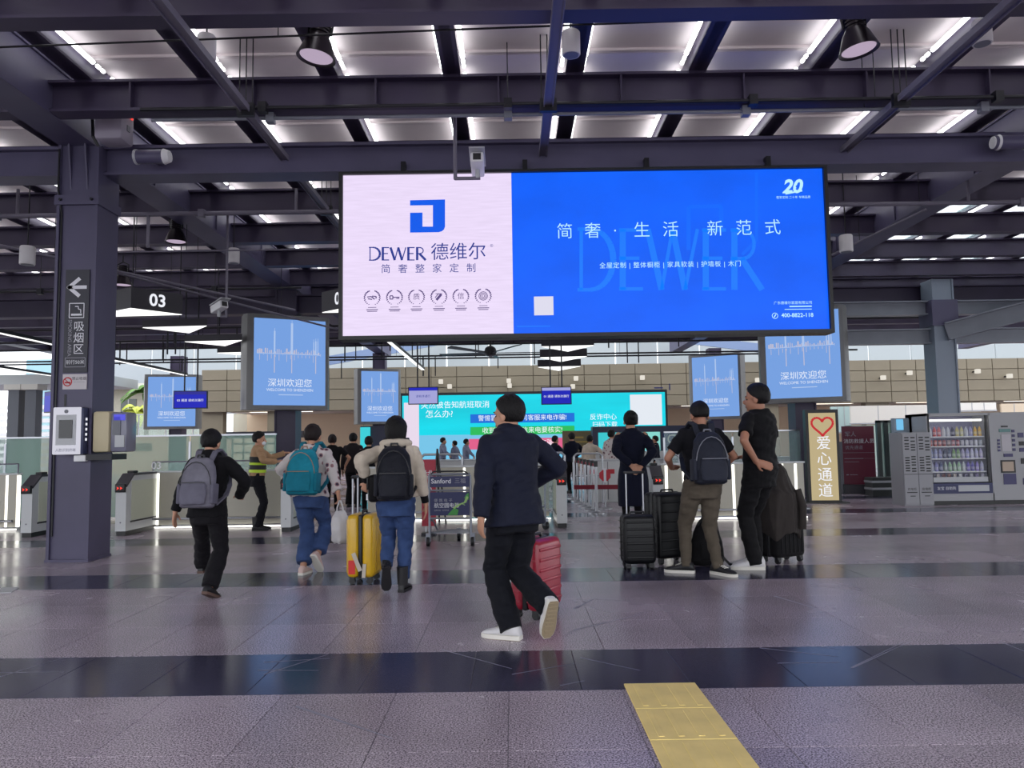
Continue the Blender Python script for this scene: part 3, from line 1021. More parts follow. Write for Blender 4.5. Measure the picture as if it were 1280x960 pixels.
# linear lamps
for (x, y0, y1, z, lb) in ((-11.2, 15.2, 19.6, 3.9, 'long slim ceiling light left of the column, upper one'), (-11.5, 21.6, 27.0, 3.9, 'long slim ceiling light right of the smoking-area column'),
                           (-15.9, 22.8, 27.2, 3.9, 'long slim ceiling light left of the column, lower one'), (-3.05, 18.7, 26.3, 3.9, 'long slim ceiling light below the left half of the screen')):
    t = thing('linear_lamp', lb, 'lamp', (x, (y0 + y1) / 2, z), 0, 'slim linear lamps')
    hl = (y1 - y0) / 2
    part('housing', MB().bx(-0.06, 0.06, -hl, hl, 0, 0.08), BLACKM, t, None)
    part('light_panel', MB().bx(-0.05, 0.05, -hl + .02, hl - .02, -0.012, 0), TRI_E, t, None)
    for s in (-1, 1):
        part('hanger', MB().cyl((0, s * hl * .8, .08), (0, s * hl * .8, ztop(max(y0, y1)) - z), 0.008, n=6), BLACKM, t, 60)


def monitor(x, y, w, h, Y, top, label, face, bar, words, yaw=0.0):
    p = at(x, y, Y)
    t = thing('hanging_monitor', label, 'monitor', p, yaw, 'monitors hung above the gates')
    part('housing', MB().bx(-w / 2, w / 2, 0, 0.07, -h / 2, h / 2), BLACK, t, None)
    part('display', plate(-w / 2 + .02, w / 2 - .02, -h / 2 + .02, h / 2 - .02, -0.004), face, t, None)
    part('title_bar', plate(-w / 2 + .02, w / 2 - .02, h / 2 - .09, h / 2 - .02, -0.006), bar, t, None)
    text(words, 0.07, WHITE_E if face is not MON_L else S_NAVY, t, (0, -0.008, -0.02))
    for s in (-1, 1):
        part('rod', MB().cyl((s * w * 0.19, .03, h / 2), (s * w * 0.19, .03, ztop(Y) - p.z), 0.018, n=8), BLACKM, t, 60)


MON_B = emis('monitor_blue', C(26, 34, 190), 0.9)
MON_L = emis('monitor_lavender', C(170, 170, 225), 0.9)
MON_D = emis('monitor_navy_bar', C(44, 44, 150), 0.9)
monitor(238, 499.5, 0.76, 0.42, 18, 4.5, 'blue hanging monitor over the gates near the 03 lamp', MON_B, MON_D, '03 通道 请依次通行', R(8))
monitor(529, 494.5, 0.72, 0.42, 18.4, 4.5, 'lavender hanging monitor above the woman with the hood', MON_L, MON_B, '请有序通行')
monitor(695.5, 494.5, 0.72, 0.42, 18.2, 4.5, 'blue hanging monitor right of the navy-jacket man', MON_B, MON_L, '01 通道 请依次通行')
monitor(66, 502, 0.72, 0.42, 15, 4.5, 'blue hanging monitor mostly hidden behind the smoking-area column', MON_B, MON_D, '通道', R(-35))

# ceiling fan
fp = at(613, 442, 24)
t = thing('ceiling_fan', 'large dark ceiling fan below the screen', 'fan', fp)
part('motor', MB().lathe([(0.05, 0.25), (0.16, 0.18), (0.2, 0.05), (0.16, -0.06), (0.05, -0.1)], n=20), BLACKM, t, 40)
part('rod', MB().cyl((0, 0, .2), (0, 0, 5.7 - fp.z), 0.03, n=8), BLACKM, t, 60)
for k in range(5):
    a = R(12 + 72 * k)
    part('blade', MB().poly([(0.15, -.06, 0), (1.75, -.12, .03), (1.78, .10, .07), (0.15, .06, .02)], Vector((0, 0, .02))), BLACK, t, None, rot=(0, 0, a))

# cable channels along the hall
for x, lb in ((-2.8, 'left of the screen'), (0.43, 'above the middle of the screen'), (4.2, 'above the right end of the screen')):
    t = thing('cable_channel', f'thin violet cable channel hung under the roof {lb}', 'cable channel', (x, 4, 4.9))
    part('channel', MB().bx(-0.05, 0.05, 0, 14, 0, 0.012), GALV, t, None)
    for s in (-1, 1):
        part('rail', MB().bx(s * 0.045 - .006, s * 0.045 + .006, 0, 14, -0.02, 0.05), GALV, t, None)
    part('cable', MB().cyl((0.01, 0, 0.03), (0.01, 14, 0.03), 0.014, n=6), mat('violet_cable', C(92, 74, 130), 0.5), t, 60)
    for yy in (3.95, 7.5, 11):
        part('clamp', MB().bx(-0.09, 0.09, yy - .03, yy + .03, -0.06, 0.08), BLACKM, t, None)
        for dx in (-0.07, 0.0, 0.07):
            part('hanger', MB().cyl((dx, yy, .05), (dx, yy, .8), 0.007, n=5), BLACKM, t, 60)


def pipe(p, q, r, label, m=GALV, clamps=0, group='pipes under the roof', drops=()):
    p, q = Vector(p), Vector(q)
    t = thing('pipe', label, 'pipe', p, 0, group)
    part('tube', MB().cyl((0, 0, 0), q - p, r, n=8), m, t, 60)
    for k in range(clamps):
        c = (q - p) * ((k + .5) / clamps)
        part('clamp', MB().box(c, (0.09, 0.09, 0.11)), m, t, None)
    for f in (.25, .5, .75):
        c = p + (q - p) * f
        part('hanger', MB().cyl(c - p, Vector((c.x, c.y, ztop(c.y))) - p, .006, n=5), BLACKM, t, 60)
    for f, l in drops:
        c = (q - p) * f
        part('drop', MB().cyl(c, c + Vector((0, 0, l)), r * 0.7, n=6), m, t, 60)
    return t


pipe((-12, 11, 4.75), (12, 11, 4.72), 0.032, 'pale sprinkler pipe crossing the hall behind the screen', GALV, 8, drops=((.2, .4), (.28, -.5), (.37, .35), (.62, .35), (.78, .4)))
pipe((-4.0, 8.1, 5.0), (12, 8.1, 5.0), 0.022, 'thin dark pipe under the beam above the screen, lower one', BLACKM, 6)
pipe((-4.0, 8.36, 4.995), (12, 8.36, 4.995), 0.022, 'thin dark pipe under the beam above the screen, upper one', STEEL_L, 6)
pipe((-5.1, 7.05, 5.15), (6.7, 6.62, 5.2), 0.010, 'thin black cable strung below the roof panels', BLACK)
pipe((-12, 12.6, 4.6), (-3.2, 12.6, 4.6), 0.014, 'thin pale cable left of the screen', GALV)
pipe((-14, 14.5, 4.35), (-4, 14.5, 4.35), 0.02, 'dark pipe behind the hanging numeral lamp', BLACKM, 3)
pipe((-9.5, 8.4, 4.5), (-4.4, 15.5, 4.1), 0.022, 'slanting conduit behind the smoking-area column', GALV)
pipe((-7.5, 12, 4.45), (-4.0, 17.5, 4.0), 0.022, 'slanting conduit above the 03 lamp', GALV)
pipe((6.2, 11.2, 4.7), (4.6, 16.5, 4.2), 0.02, 'slanting conduit right of the screen', GALV)
for i, (yy, z) in enumerate(((20.5, 4.55), (22.5, 4.5), (25, 4.6), (26.5, 4.4), (28.2, 4.5))):
    pipe((-20, yy, z), (12 if yy < 29 else 7.5, yy, z), 0.03, f'dark far pipe across the back of the hall, {ordw[i]} behind the screen', BLACKM, 0, drops=[(random.Random(i * 9 + j).uniform(.2, .8), random.Random(i + 31 * j).choice((.6, .9, -.4, -.7))) for j in range(9)])
# ------------------------------------------------------------------ ticket-gate line
BARM = mat('warm_grey_barrier_panel', C(186, 182, 168), 0.35, var=0.04, vscale=2)
GATEW = mat('gate_white_metal', C(196, 198, 200), 0.35, 0.1)
GATED = mat('gate_dark_top', C(48, 46, 56), 0.3)
FROST = glass('frosted_green_glass', C(150, 186, 172), 0.55, 0.35)
CLEARG = glass('clear_green_glass', C(170, 205, 200), 0.22, 0.05)
BY = 12.85


def barrier(xs, label, Y=BY, h=0.95, rail=True, gpane=None, num=None, led_skip=()):
    """panels between the given X positions with a glowing strip at each joint"""
    x0, x1 = xs[0], xs[-1]
    t = thing('gate_barrier', label, 'barrier', ((x0 + x1) / 2, Y, 0), 0, 'low barriers between the gates')
    o = (x0 + x1) / 2
    for a, b_ in zip(xs, xs[1:]):
        part('panel', MB().bx(a - o + 0.025, b_ - o - 0.025, 0, 0.09, 0.06, h - 0.03), BARM, t, None)
    for i, a in enumerate(xs):
        if i in led_skip:
            continue
        part('led_strip', MB().bx(a - o - 0.018, a - o + 0.018, 0.005, 0.05, 0.06, h - 0.04), LED_E, t, None)
    part('cap_rail', MB().bx(x0 - o, x1 - o, -0.02, 0.12, h - 0.03, h, bev=0.006), GATEW, t, None)
    part('floor_light', MB().bx(x0 - o, x1 - o, -0.03, 0.0, 0.01, 0.035), LED_E, t, None)
    if rail:
        part('foot_rail', MB().cyl((x0 - o, -0.12, 0.17), (x1 - o, -0.12, 0.17), 0.02, n=10), CHROME, t, 60)
        for a in np.linspace(x0 + .2, x1 - .2, 3):
            part('rail_bracket', MB().cyl((a - o, -0.12, 0.17), (a - o, 0.02, 0.17), 0.012, n=6), CHROME, t, 60)
    if gpane:
        part('glass_pane', MB().bx(x0 - o + .03, x1 - o - .03, 0.03, 0.045, h, gpane), CLEARG, t, None)
        part('pane_rail', MB().tube([(x0 - o + .03, .037, h), (x0 - o + .03, .037, gpane), (x1 - o - .03, .037, gpane), (x1 - o - .03, .037, h)], 0.012, 6), GALV, t, 60)
    if num:
        text(num, 0.17, PAPERW, t, (num_x(num) - o, -0.01, h + 0.085), bold=0.002)
    return t


def num_x(s):
    return at(196, 578, BY).x if s == '03' else at(97, 586, BY).x


X = lambda x, Y=BY, y=620: at(x, y, Y).x
barrier([X(-40), X(-12), X(8), X(22)], 'low warm-grey barrier with light strip at the left picture edge', gpane=1.1)
barrier([X(187), X(197), X(276), X(353)], 'low warm-grey barrier with vertical light strips behind the grey-backpack walker', gpane=1.1, num='03', led_skip=(0, 2))
barrier([X(450), X(512), X(578), X(640), X(690)], 'low warm-grey barrier with light strips behind the luggage trolley', Y=13.4, led_skip=(0, 4))
barrier([X(828), X(836), X(858), X(921), X(983), X(1000), X(1012)], 'low warm-grey barrier with light strips behind the two waiting men', led_skip=(0, 6), Y=13.0)


def gate(x, y, label, side, flap=None, L=1.25, h=0.93):
    """ticket gate cabinet: near end faces the camera, long side runs away from it"""
    t = thing('ticket_gate', label, 'gate', (x, y, 0), 0, 'ticket gates')
    w = 0.16
    body = MB()
    prof = [(0, 0.07), (0, h - 0.16), (0.22, h), (L, h), (L, 0.07)]
    body.poly([(-w / 2, a, b_) for a, b_ in prof], Vector((w, 0, 0)))
    part('cabinet', body, GATEW, t, None)
    part('plinth', MB().bx(-w / 2 + .01, w / 2 - .01, 0.02, L - .02, 0, 0.07), BLACK, t, None)
    top = MB()
    top.poly([(-w / 2 - .01, a, b_) for a, b_ in [(-0.01, h - 0.16), (0.215, h + 0.012), (L, h + .012), (L, h - .02), (.22, h - .02), (.0, h - .19)]], Vector((w + .02, 0, 0)))
    part('top_cover', top, GATED, t, None)
    part('display_box', MB().bx(-0.075, 0.075, -0.05, 0.02, h - 0.27, h - 0.14, bev=.01), BLACK, t, 40)
    for k in (-1, 1):
        part('arrow_lamp', MB().poly([(k * .025 - .02, -.053, h - .23), (k * .025 + .02, -.053, h - .205), (k * .025 - .02, -.053, h - .18), (k * .025 - .008, -.053, h - .205)]), RED_E, t, None)
    part('side_panel', MB().bx(side * w / 2 - .004, side * w / 2 + .004, 0.16, L - .12, 0.22, h - 0.10), mat('gate_pale_green_panel', C(200, 204, 184), 0.25), t, None)
    part('panel_edge', MB().bx(side * w / 2 - .006, side * w / 2 + .006, 0.14, L - .1, 0.19, 0.215), BLACK, t, None)
    fl = side if flap is None else flap
    part('flap_glass', MB().bx(fl * (w / 2 + .14) - .13, fl * (w / 2 + .14) + .13, L * .55, L * .55 + .015, 0.25, h - .15), CLEARG, t, None)
    part('scanner', MB().bx(-0.05, 0.05, 0.27, 0.42, h + .012, h + .05, bev=.008), BLACK, t, 40)
    part('keyhole', MB().cyl((0, -.004, .2), (0, .0, .2), .012, n=8), MGREY, t, 60)
    return t


g1 = gr(32, 672)
gate(g1.x, g1.y, 'white ticket gate with red display left of the smoking-area column', 1)
g2 = gr(150, 670)
gate(g2.x, g2.y, 'white ticket gate with red display right of the smoking-area column', 1, -1)
g3 = gr(357, 665)
gate(g3.x, g3.y, 'white ticket gate between the uniformed guard and teal-backpack walker', 1)
g4 = gr(703, 660)
gate(g4.x, g4.y, 'white ticket gate with red display just right of the navy-jacket man', -1)
g5 = gr(824, 660)
gate(g5.x, g5.y, 'white ticket gate with red display behind the standing staff member', 1, -1)

# glass partitions
for (xa, xb, Y, z1, lb) in ((-60, 70, 14.6, 1.55, 'frosted green glass partition left of the column'), (128, 345, 14.6, 1.55, 'frosted green glass partition right of the column'), (832, 1004, 16.5, 1.5, 'clear green glass partition behind the two waiting men')):
    a, b_ = X(xa, Y), X(xb, Y)
    t = thing('glass_partition', lb, 'partition', ((a + b_) / 2, Y, 0), 0, 'glass partitions')
    n = max(2, int((b_ - a) / 1.2))
    w = (b_ - a) / n
    for k in range(n):
        xc = a + w * (k + .5) - (a + b_) / 2
        part('pane', MB().bx(xc - w / 2 + .01, xc + w / 2 - .01, -0.008, 0.008, 0.05, z1), FROST if xa < 500 else CLEARG, t, None)
        part('post', MB().bx(xc - w / 2 - .02, xc - w / 2 + .02, -.02, .02, 0, z1 - .1), CHROME, t, None)
    part('rail', MB().bx(a - (a + b_) / 2, b_ - (a + b_) / 2, -.02, .02, z1, z1 + .03), CHROME, t, None)

# ------------------------------------------------------------------ stanchions with a red belt
BELT = mat('dark_red_belt', C(140, 24, 48), 0.6)
sts = []
for k in range(7):
    f = k / 6
    p = gr(746 - 28 * f, 641.5 - 18 * f)
    sts.append(p)
    t = thing('belt_stanchion', f'steel queue stanchion, {ordw[k]} from the camera in the row beside the gate', 'stanchion', p, 0, 'queue stanchions')
    part('base', MB().lathe([(0.17, 0), (0.17, 0.012), (0.04, 0.035), (0.02, 0.04)], n=20), CHROME, t, 30)
    part('post', MB().cyl((0, 0, 0.03), (0, 0, 0.9), 0.028, n=12), CHROME, t, 60)
    part('head', MB().cyl((0, 0, 0.86), (0, 0, 0.97), 0.038, n=14), BLACK, t, 60)
a, b_ = sts[0], gr(806, 645)
bl = thing('queue_belt', 'dark red belt stretched from the stanchions towards the staff member', 'belt', (0, 0, 0))
for k, (p, q) in enumerate(zip(sts, sts[1:])):
    d = (q - p)
    part('belt_length', MB().box((p + q) / 2 + Vector((0, 0, .89)), (d.length - .06, 0.004, 0.05), rot=(0, 0, math.atan2(d.y, d.x))), BELT, bl, None)
p, q = gr(718, 640), gr(806, 640)
d = q - p
part('belt_length', MB().box((p + q) / 2 + Vector((0, 0, .47)), (d.length, 0.006, 0.085), rot=(0, 0, math.atan2(d.y, d.x))), BELT, bl, None)
ss = thing('stop_sign_stand', 'small red octagon stop sign in front of the white counter', 'sign', gr(757, 636))
part('post', MB().cyl((0, 0, 0), (0, 0, .75), .014, n=8), CHROME, ss, 60)
part('base', MB().lathe([(0.14, 0), (0.14, 0.012), (0.02, 0.03)], n=16), CHROME, ss, 30)
part('octagon', MB().poly([(0.12 * math.cos(R(22.5 + 45 * k)), -.02, .66 + .12 * math.sin(R(22.5 + 45 * k))) for k in range(8)], Vector((0, .015, 0))), mat('sign_red', C(196, 40, 56), 0.5), ss, None)
part('white_bar', MB().bx(-.025, .025, -.026, -.021, .52, .80), PAPERW, ss, None)

# ------------------------------------------------------------------ luggage trolleys
TROL = mat('trolley_grey_metal', C(134, 138, 148), 0.35, 0.6)
SIGN_NAVY = mat('trolley_navy_sign', C(30, 36, 84), 0.4)


def trolley(p, rz, label, signs=True):
    t = thing('luggage_trolley', label, 'trolley', p, rz, 'luggage trolleys')
    # the handle end faces the camera
    for s in (-1, 1):
        part('side_post', MB().tube([(s * .27, 0, .12), (s * .27, .0, .50), (s * .27, -.02, .92)], .016, 8), TROL, t, 60)
        part('base_rail', MB().tube([(s * .27, 0, .17), (s * .13, .85, .12)], .016, 8), TROL, t, 60)
        part('side_arm', MB().tube([(s * .27, .0, .36), (s * .25, .2, .30), (s * .22, .3, .18)], .012, 8), TROL, t, 60)
        w = part('wheel', MB().cyl((s * .29 - .02, .02, .065), (s * .29 + .02, .02, .065), .065, n=16), BLACK, t, 40)
        part('fork', MB().bx(s * .29 - .03, s * .29 + .03, -.01, .05, .06, .17), TROL, t, None)
    part('front_wheel', MB().cyl((-.02, .8, .06), (.02, .8, .06), .06, n=16), BLACK, t, 40)
    part('front_fork', MB().bx(-.03, .03, .77, .83, .06, .15), TROL, t, None)
    part('cross_bar', MB().cyl((-.27, 0, .36), (.27, 0, .36), .014, n=8), TROL, t, 60)
    part('cross_bar', MB().cyl((-.27, 0, .72), (.27, 0, .72), .014, n=8), TROL, t, 60)
    part('cross_bar', MB().cyl((-.16, .7, .13), (.16, .7, .13), .014, n=8), TROL, t, 60)
    part('handle_bar', MB().cyl((-.27, -.02, .93), (.27, -.02, .93), .018, n=10), TROL, t, 60)
    part('brake_bar', MB().tube([(-.25, -.02, .93), (-.2, -.08, .97), (.2, -.08, .97), (.25, -.02, .93)], .01, 6), BLACK, t, 60)
    for k in range(5):
        part('deck_slat', MB().bx(-.24 + .02 * k, .24 - .02 * k, .1 + k * .15, .14 + k * .15, .155 - k * .008, .165 - k * .008), TROL, t, None)
    if signs:
        a = part('upper_sign', MB().bx(-.255, .255, -.035, -.02, .765, .905), SIGN_NAVY, t, None)
        text('Sanford', .085, PAPERW, a, (-.11, -.037, .84), bold=.001)
        text('三福', .075, MATS['grey_print'], a, (.14, -.037, .84))
        b2 = part('lower_sign', MB().bx(-.255, .255, -.03, -.015, .40, .70), SIGN_NAVY, t, None)
        text('便 携 电 子', .05, MATS['grey_print'], b2, (-.205, -.033, .59), align='LEFT')
        text('航空圆电器', .066, PAPERW, b2, (-.205, -.033, .525), align='LEFT')
        text('品质优选 · 机场专供', .022, MATS['grey_print'], b2, (-.205, -.033, .465), align='LEFT')
        GRN = mat('sign_leaf_green', C(70, 150, 70), 0.5)
        LGN = mat('sign_branch_green', C(150, 190, 110), 0.5)
        part('green_print', MB().poly([(-.03, -.033, .405), (.10, -.033, .405), (.115, -.033, .47), (.06, -.033, .50), (.02, -.033, .46)]), GRN, b2, None)
        strokes([(.05, .49, .14, .545, .022), (.14, .545, .20, .565, .018), (.20, .565, .235, .64, .03), (.10, .51, .07, .56, .008), (.16, .55, .20, .53, .008)], b2, LGN, 'green_print', -.034)
        part('green_print', MB().poly([(.19, -.033, .62), (.25, -.033, .60), (.25, -.033, .69), (.22, -.033, .67)]), GRN, b2, None)
    return t


pt = gr(563, 683)
trolley((pt.x, pt.y, 0), R(-4), 'luggage trolley with navy advertising boards left of the navy-jacket man')
pt = gr(664, 664)
trolley((pt.x, pt.y, 0), R(35), 'plain luggage trolley half hidden behind the navy-jacket man', False)
rb = thing('red_banner', 'narrow red upright banner with white lettering left of the luggage trolley', 'banner', gr(535, 668))
part('panel', MB().bx(-.09, .12, 0, .012, .12, 1.1), mat('banner_crimson', C(170, 44, 64), 0.5), rb, None)
part('foot', MB().bx(-.09, .12, -.08, .1, 0, .03), BLACK, rb, None)
part('mast', MB().cyl((-.03, .02, .03), (-.03, .02, 1.1), .012, n=8), CHROME, rb, 60)
for i, ch in enumerate('排队'):
    text(ch, .15, PAPERW, rb, (.015, -.003, .86 - i * .18))

# ------------------------------------------------------------------ priority-lane sign and its neighbours
p = gr(1032, 629)
lv = thing('priority_lane_sign', 'tall lit sign with red heart and white priority-lane characters', 'sign', (p.x, p.y, 0), R(-6))
part('case', MB().bx(-.33, .33, 0, .2, 0.02, 1.93), BLACK, lv, None)
part('base', MB().bx(-.42, .45, -.12, .32, 0, .03), BLACK, lv, None)
part('light_panel', MB().bx(-.27, .27, -.012, .0, .06, 1.86), emis('warm_sign_panel', C(200, 182, 138), 0.85), lv, None)
HEART = emis('heart_red', C(196, 30, 40), 0.95)
ts = np.linspace(0, 2 * PI, 33)
hp = [(0.0135 * 16 * math.sin(a) ** 3, 1.60 + 0.0135 * (13 * math.cos(a) - 5 * math.cos(2 * a) - 2 * math.cos(3 * a) - math.cos(4 * a))) for a in ts]
strokes([(a[0], a[1], b2[0], b2[1], .045) for a, b2 in zip(hp, hp[1:])], lv, HEART, 'heart', -.016)
for i, ch in enumerate('爱心通道'):
    text(ch, .30, WHITE_E, lv, (0.01, -.016, 1.22 - i * .325))
p = gr(1076, 617)
db = thing('notice_board', 'dark red notice board right of the heart sign', 'notice board', (p.x, p.y, 0), R(-14))
DRED = mat('dark_red_board', C(104, 26, 52), 0.45)
part('panel', MB().bx(-.36, .36, 0, .06, .22, 1.62), DRED, db, None)
part('base', MB().bx(-.38, .5, -.15, .3, 0, .22), mat('dark_base', C(40, 36, 46), 0.4), db, None)
part('side_post', MB().bx(-.43, -.36, 0, .12, 0, 1.25), MGREY, db, None)
text('军人', .13, MATS['grey_print'], db, (-.3, -.004, 1.42), align='LEFT')
text('消防救援人员', .115, PAPERW, db, (-.33, -.004, 1.25), align='LEFT')
text('优先通道', .10, MATS['grey_print'], db, (-.3, -.004, 1.1), align='LEFT')
strokes([(-.36, .98, .36, .98, .006), (-.33, .84, .1, .84, .012), (.12, .84, .36, .84, .004), (-.33, .76, .0, .76, .008), (-.3, .45, -.25, .45, .02), (-.22, .45, -.05, .45, .012)], db, MATS['grey_print'], 'fine_print', -.004)
# hall equipment between board and vending machine
cb = thing('waste_bin', 'low dark slatted bin between notice board and charging cabinet', 'bin', gr(1109, 620))
part('body', MB().bx(-.32, .32, 0, .4, 0, .42), mat('bin_dark_green', C(58, 62, 60), 0.4), cb, None)
for k in range(2):
    part('band', MB().bx(-.33, .33, -.01, .41, .14 + k * .16, .19 + k * .16), LGREY, cb, None)
gd = thing('glass_door_frame', 'dark door posts seen between notice board and charging cabinet', 'door', at(1111, 560, 19).xy.to_3d())
for dx in (-.22, -.04, .15):
    part('post', MB().bx(dx - .05, dx + .05, 0, .08, 0, 1.75), mat('door_post_dark', C(62, 72, 70), 0.3), gd, None)
part('transom', MB().bx(-.27, .2, 0, .08, 1.70, 1.76), MATS['door_post_dark'], gd, None)
part('glass', MB().bx(-.25, .18, .03, .045, .05, 1.7), FROST, gd, None)

p = Vector((7.865, 15.02, 0))
ch = thing('charging_cabinet', 'grey two-door charging cabinet with slotted rows beside the vending machine', 'cabinet', (p.x, p.y, 0), 0)
CAB = mat('cabinet_grey', C(150, 150, 156), 0.45)
part('body', MB().bx(-.285, .285, .02, .5, 0, 1.42), CAB, ch, None)
for s, cx in ((-1, -.14), (1, .14)):
    d_ = part('door', MB().bx(cx - .135, cx + .135, -.01, .02, .03, 1.39), CAB, ch, None)
    for c2_, rows in ((-.06, (1.32, 1.27, 1.2, 1.15, 1.10, .93, .88, .83, .78, .73, .68)), (.06, (1.32, 1.25, 1.18, 1.13, 1.08, .95, .90, .84, .79, .72, .67))):
        for zz in rows:
            part('slot', MB().bx(cx + c2_ - .042, cx + c2_ + .042, -.016, -.01, zz - .012, zz + .012), BLACK, d_, None)
    part('seam', MB().bx(cx - .135, cx + .135, -.014, -.01, .605, .615), BLACK, d_, None)
    text('充电柜', .06, BLACK, d_, (cx, -.013, .32))
    strokes([(cx - .1, .26, cx + .1, .26, .018), (cx - .04, .19, cx + .06, .19, .015)], d_, BLACK, 'fine_print', -.013)
pp = thing('information_post', 'slim grey post with bright blue screen behind the charging cabinet', 'kiosk', (p.x + .12, p.y + .75, 0))
part('post', MB().bx(-.17, .17, 0, .12, 0, 1.72), mat('post_blue_grey', C(150, 164, 178), 0.4), pp, None)
part('screen', MB().bx(-.12, .02, -.01, 0, 1.48, 1.70), emis('post_screen_blue', C(120, 196, 240), 0.95), pp, None)

# ------------------------------------------------------------------ vending machine and its goods
p = gr(1205, 631)
VX0, VY, VH = X(1163, p.y), p.y, 1.79
vm = thing('vending_machine', 'grey vending machine with lit glass front at the right edge', 'vending machine', (VX0, VY, 0))
VG = mat('vending_grey', C(158, 158, 162), 0.4)
vw = 1.25
part('cabinet_side', MB().bx(0, .06, 0, .8, .08, VH), VG, vm, None)
part('cabinet_side', MB().bx(vw - .02, vw + .04, 0, .8, .08, VH), VG, vm, None)
part('cabinet_top', MB().bx(0, vw, 0, .8, VH - .05, VH), VG, vm, None)
part('cabinet_back', MB().bx(0, vw, .55, .8, .08, VH), mat('vending_interior', C(128, 126, 158), 0.5), vm, None)
part('kick_panel', MB().bx(0, vw, 0, .8, .08, .22), VG, vm, None)
part('plinth', MB().bx(.05, 2.4, .05, .75, 0, .08), BLACK, vm, None)
part('lamp', MB().bx(.1, vw - .1, .1, .16, VH - .16, VH - .12), LED_E, vm, None)
bp_ = part('advert_panel', MB().bx(.05, vw - .03, -.01, .05, .22, .42), SIGN_NAVY, vm, None)
text('友宝 自助购', .07, PAPERW, bp_, (.32, -.013, .32))
part('pill_label', MB().bx(.55, vw - .1, -.014, -.011, .26, .38), LGREY, bp_, None)
part('delivery_flap', MB().bx(.08, vw - .1, .0, .05, .44, .54), LGREY, vm, None)
part('window', MB().bx(.05, vw - .04, .005, .015, .44, VH - .06), glass('vending_glass', C(200, 206, 220), 0.08, 0.03), vm, None)
part('window_edge', MB().bx(vw - .1, vw - .06, -.01, .02, .44, VH - .05), BLACK, vm, None)
part('window_edge', MB().bx(.02, .05, -.01, .02, .1, VH - .02), BLACK, vm, None)
part('control_panel', MB().bx(vw + .04, 2.45, 0, .8, .08, VH), VG, vm, None)
u = lambda x: X(x, VY, 560) - VX0
zz = lambda y: at(1260, y, VY).z
part('card_slot', MB().bx(u(1253), u(1261), -.012, 0, zz(534), zz(532)), BLACK, vm, None)
part('lcd', MB().bx(u(1250), u(1264), -.012, 0, zz(540), zz(536)), mat('lcd_teal', C(70, 120, 118), 0.3), vm, None)
part('poster', MB().bx(u(1252), u(1264), -.010, 0, zz(564), zz(543)), mat('poster_pale', C(184, 180, 186), 0.6), vm, None)
BTN = mat('button_navy', C(52, 48, 96), 0.4)
for k in range(5):
    part('button', MB().bx(u(1265.5), u(1269), -.014, 0, zz(540.5 + k * 5.8), zz(537.2 + k * 5.8)), BTN, vm, None)
for k in range(4):
    part('button', MB().bx(u(1247), u(1250), -.014, 0, zz(551.5 + k * 4.2), zz(549 + k * 4.2)), BTN, vm, None)
part('coin_unit', MB().bx(u(1254), u(1265), -.014, 0, zz(571), zz(567)), BTN, vm, None)
part('return_tray', MB().bx(u(1249.5), u(1267.5), -.012, 0, zz(591), zz(575)), BLACK, vm, None)
part('return_flap', MB().bx(u(1251), u(1265), -.02, -.012, zz(589), zz(577)), mat('flap_beige', C(184, 164, 146), 0.5), vm, None)
part('sticker', MB().bx(u(1252), u(1267.5), -.012, 0, zz(605.5), zz(592)), BTN, vm, None)
for k, (a_, b2, c2_, d2) in enumerate([(1273, 1280, 541, 547), (1274, 1280, 552, 557), (1274, 1280, 560, 565), (1275, 1280, 573, 580), (1276, 1282, 598, 606)]):
    part('label_plate', MB().bx(u(a_), u(b2), -.012, 0, zz(d2), zz(c2_)), BTN if k % 2 == 0 else BLACK, vm, None)
shelf_z = [zz(543.5), zz(555.7), zz(571), zz(587.5), zz(597.5)]
for z in shelf_z:
    part('shelf', MB().bx(.06, vw - .1, .05, .5, z - .035, z - .012), WHITEP, vm, None)
bot = {}


def goods(kind, col):
    key = (kind, col)
    if key in bot:
        return bot[key]
    nm = f'goods_{len(bot)}'
    m = mat(nm, C(*col), 0.35)
    mb = MB()
    if kind == 'bottle':
        mb.lathe([(.03, 0), (.032, .02), (.032, .11), (.026, .14), (.013, .165), (.013, .185), (.002, .187)], n=10)
    elif kind == 'can':
        mb.lathe([(.026, 0), (.031, .008), (.031, .105), (.026, .115), (.002, .115)], n=10)
    else:
        mb.box((0, 0, .055), (.062, .04, .11), bev=.008, seg=1)
    me = mb.mesh(kind, 40)
    me.materials.append(m)
    lb_ = MB()
    lb_.lathe([(.0325, .035), (.0332, .04), (.0332, .085), (.0325, .09)], n=10)
    lme = lb_.mesh('wrapper', 40)
    lme.materials.append(mat(nm + '_wrap', C(*[min(255, int(c * .5 + 110)) for c in col]), 0.4))
    bot[key] = (me, lme)
    return bot[key]


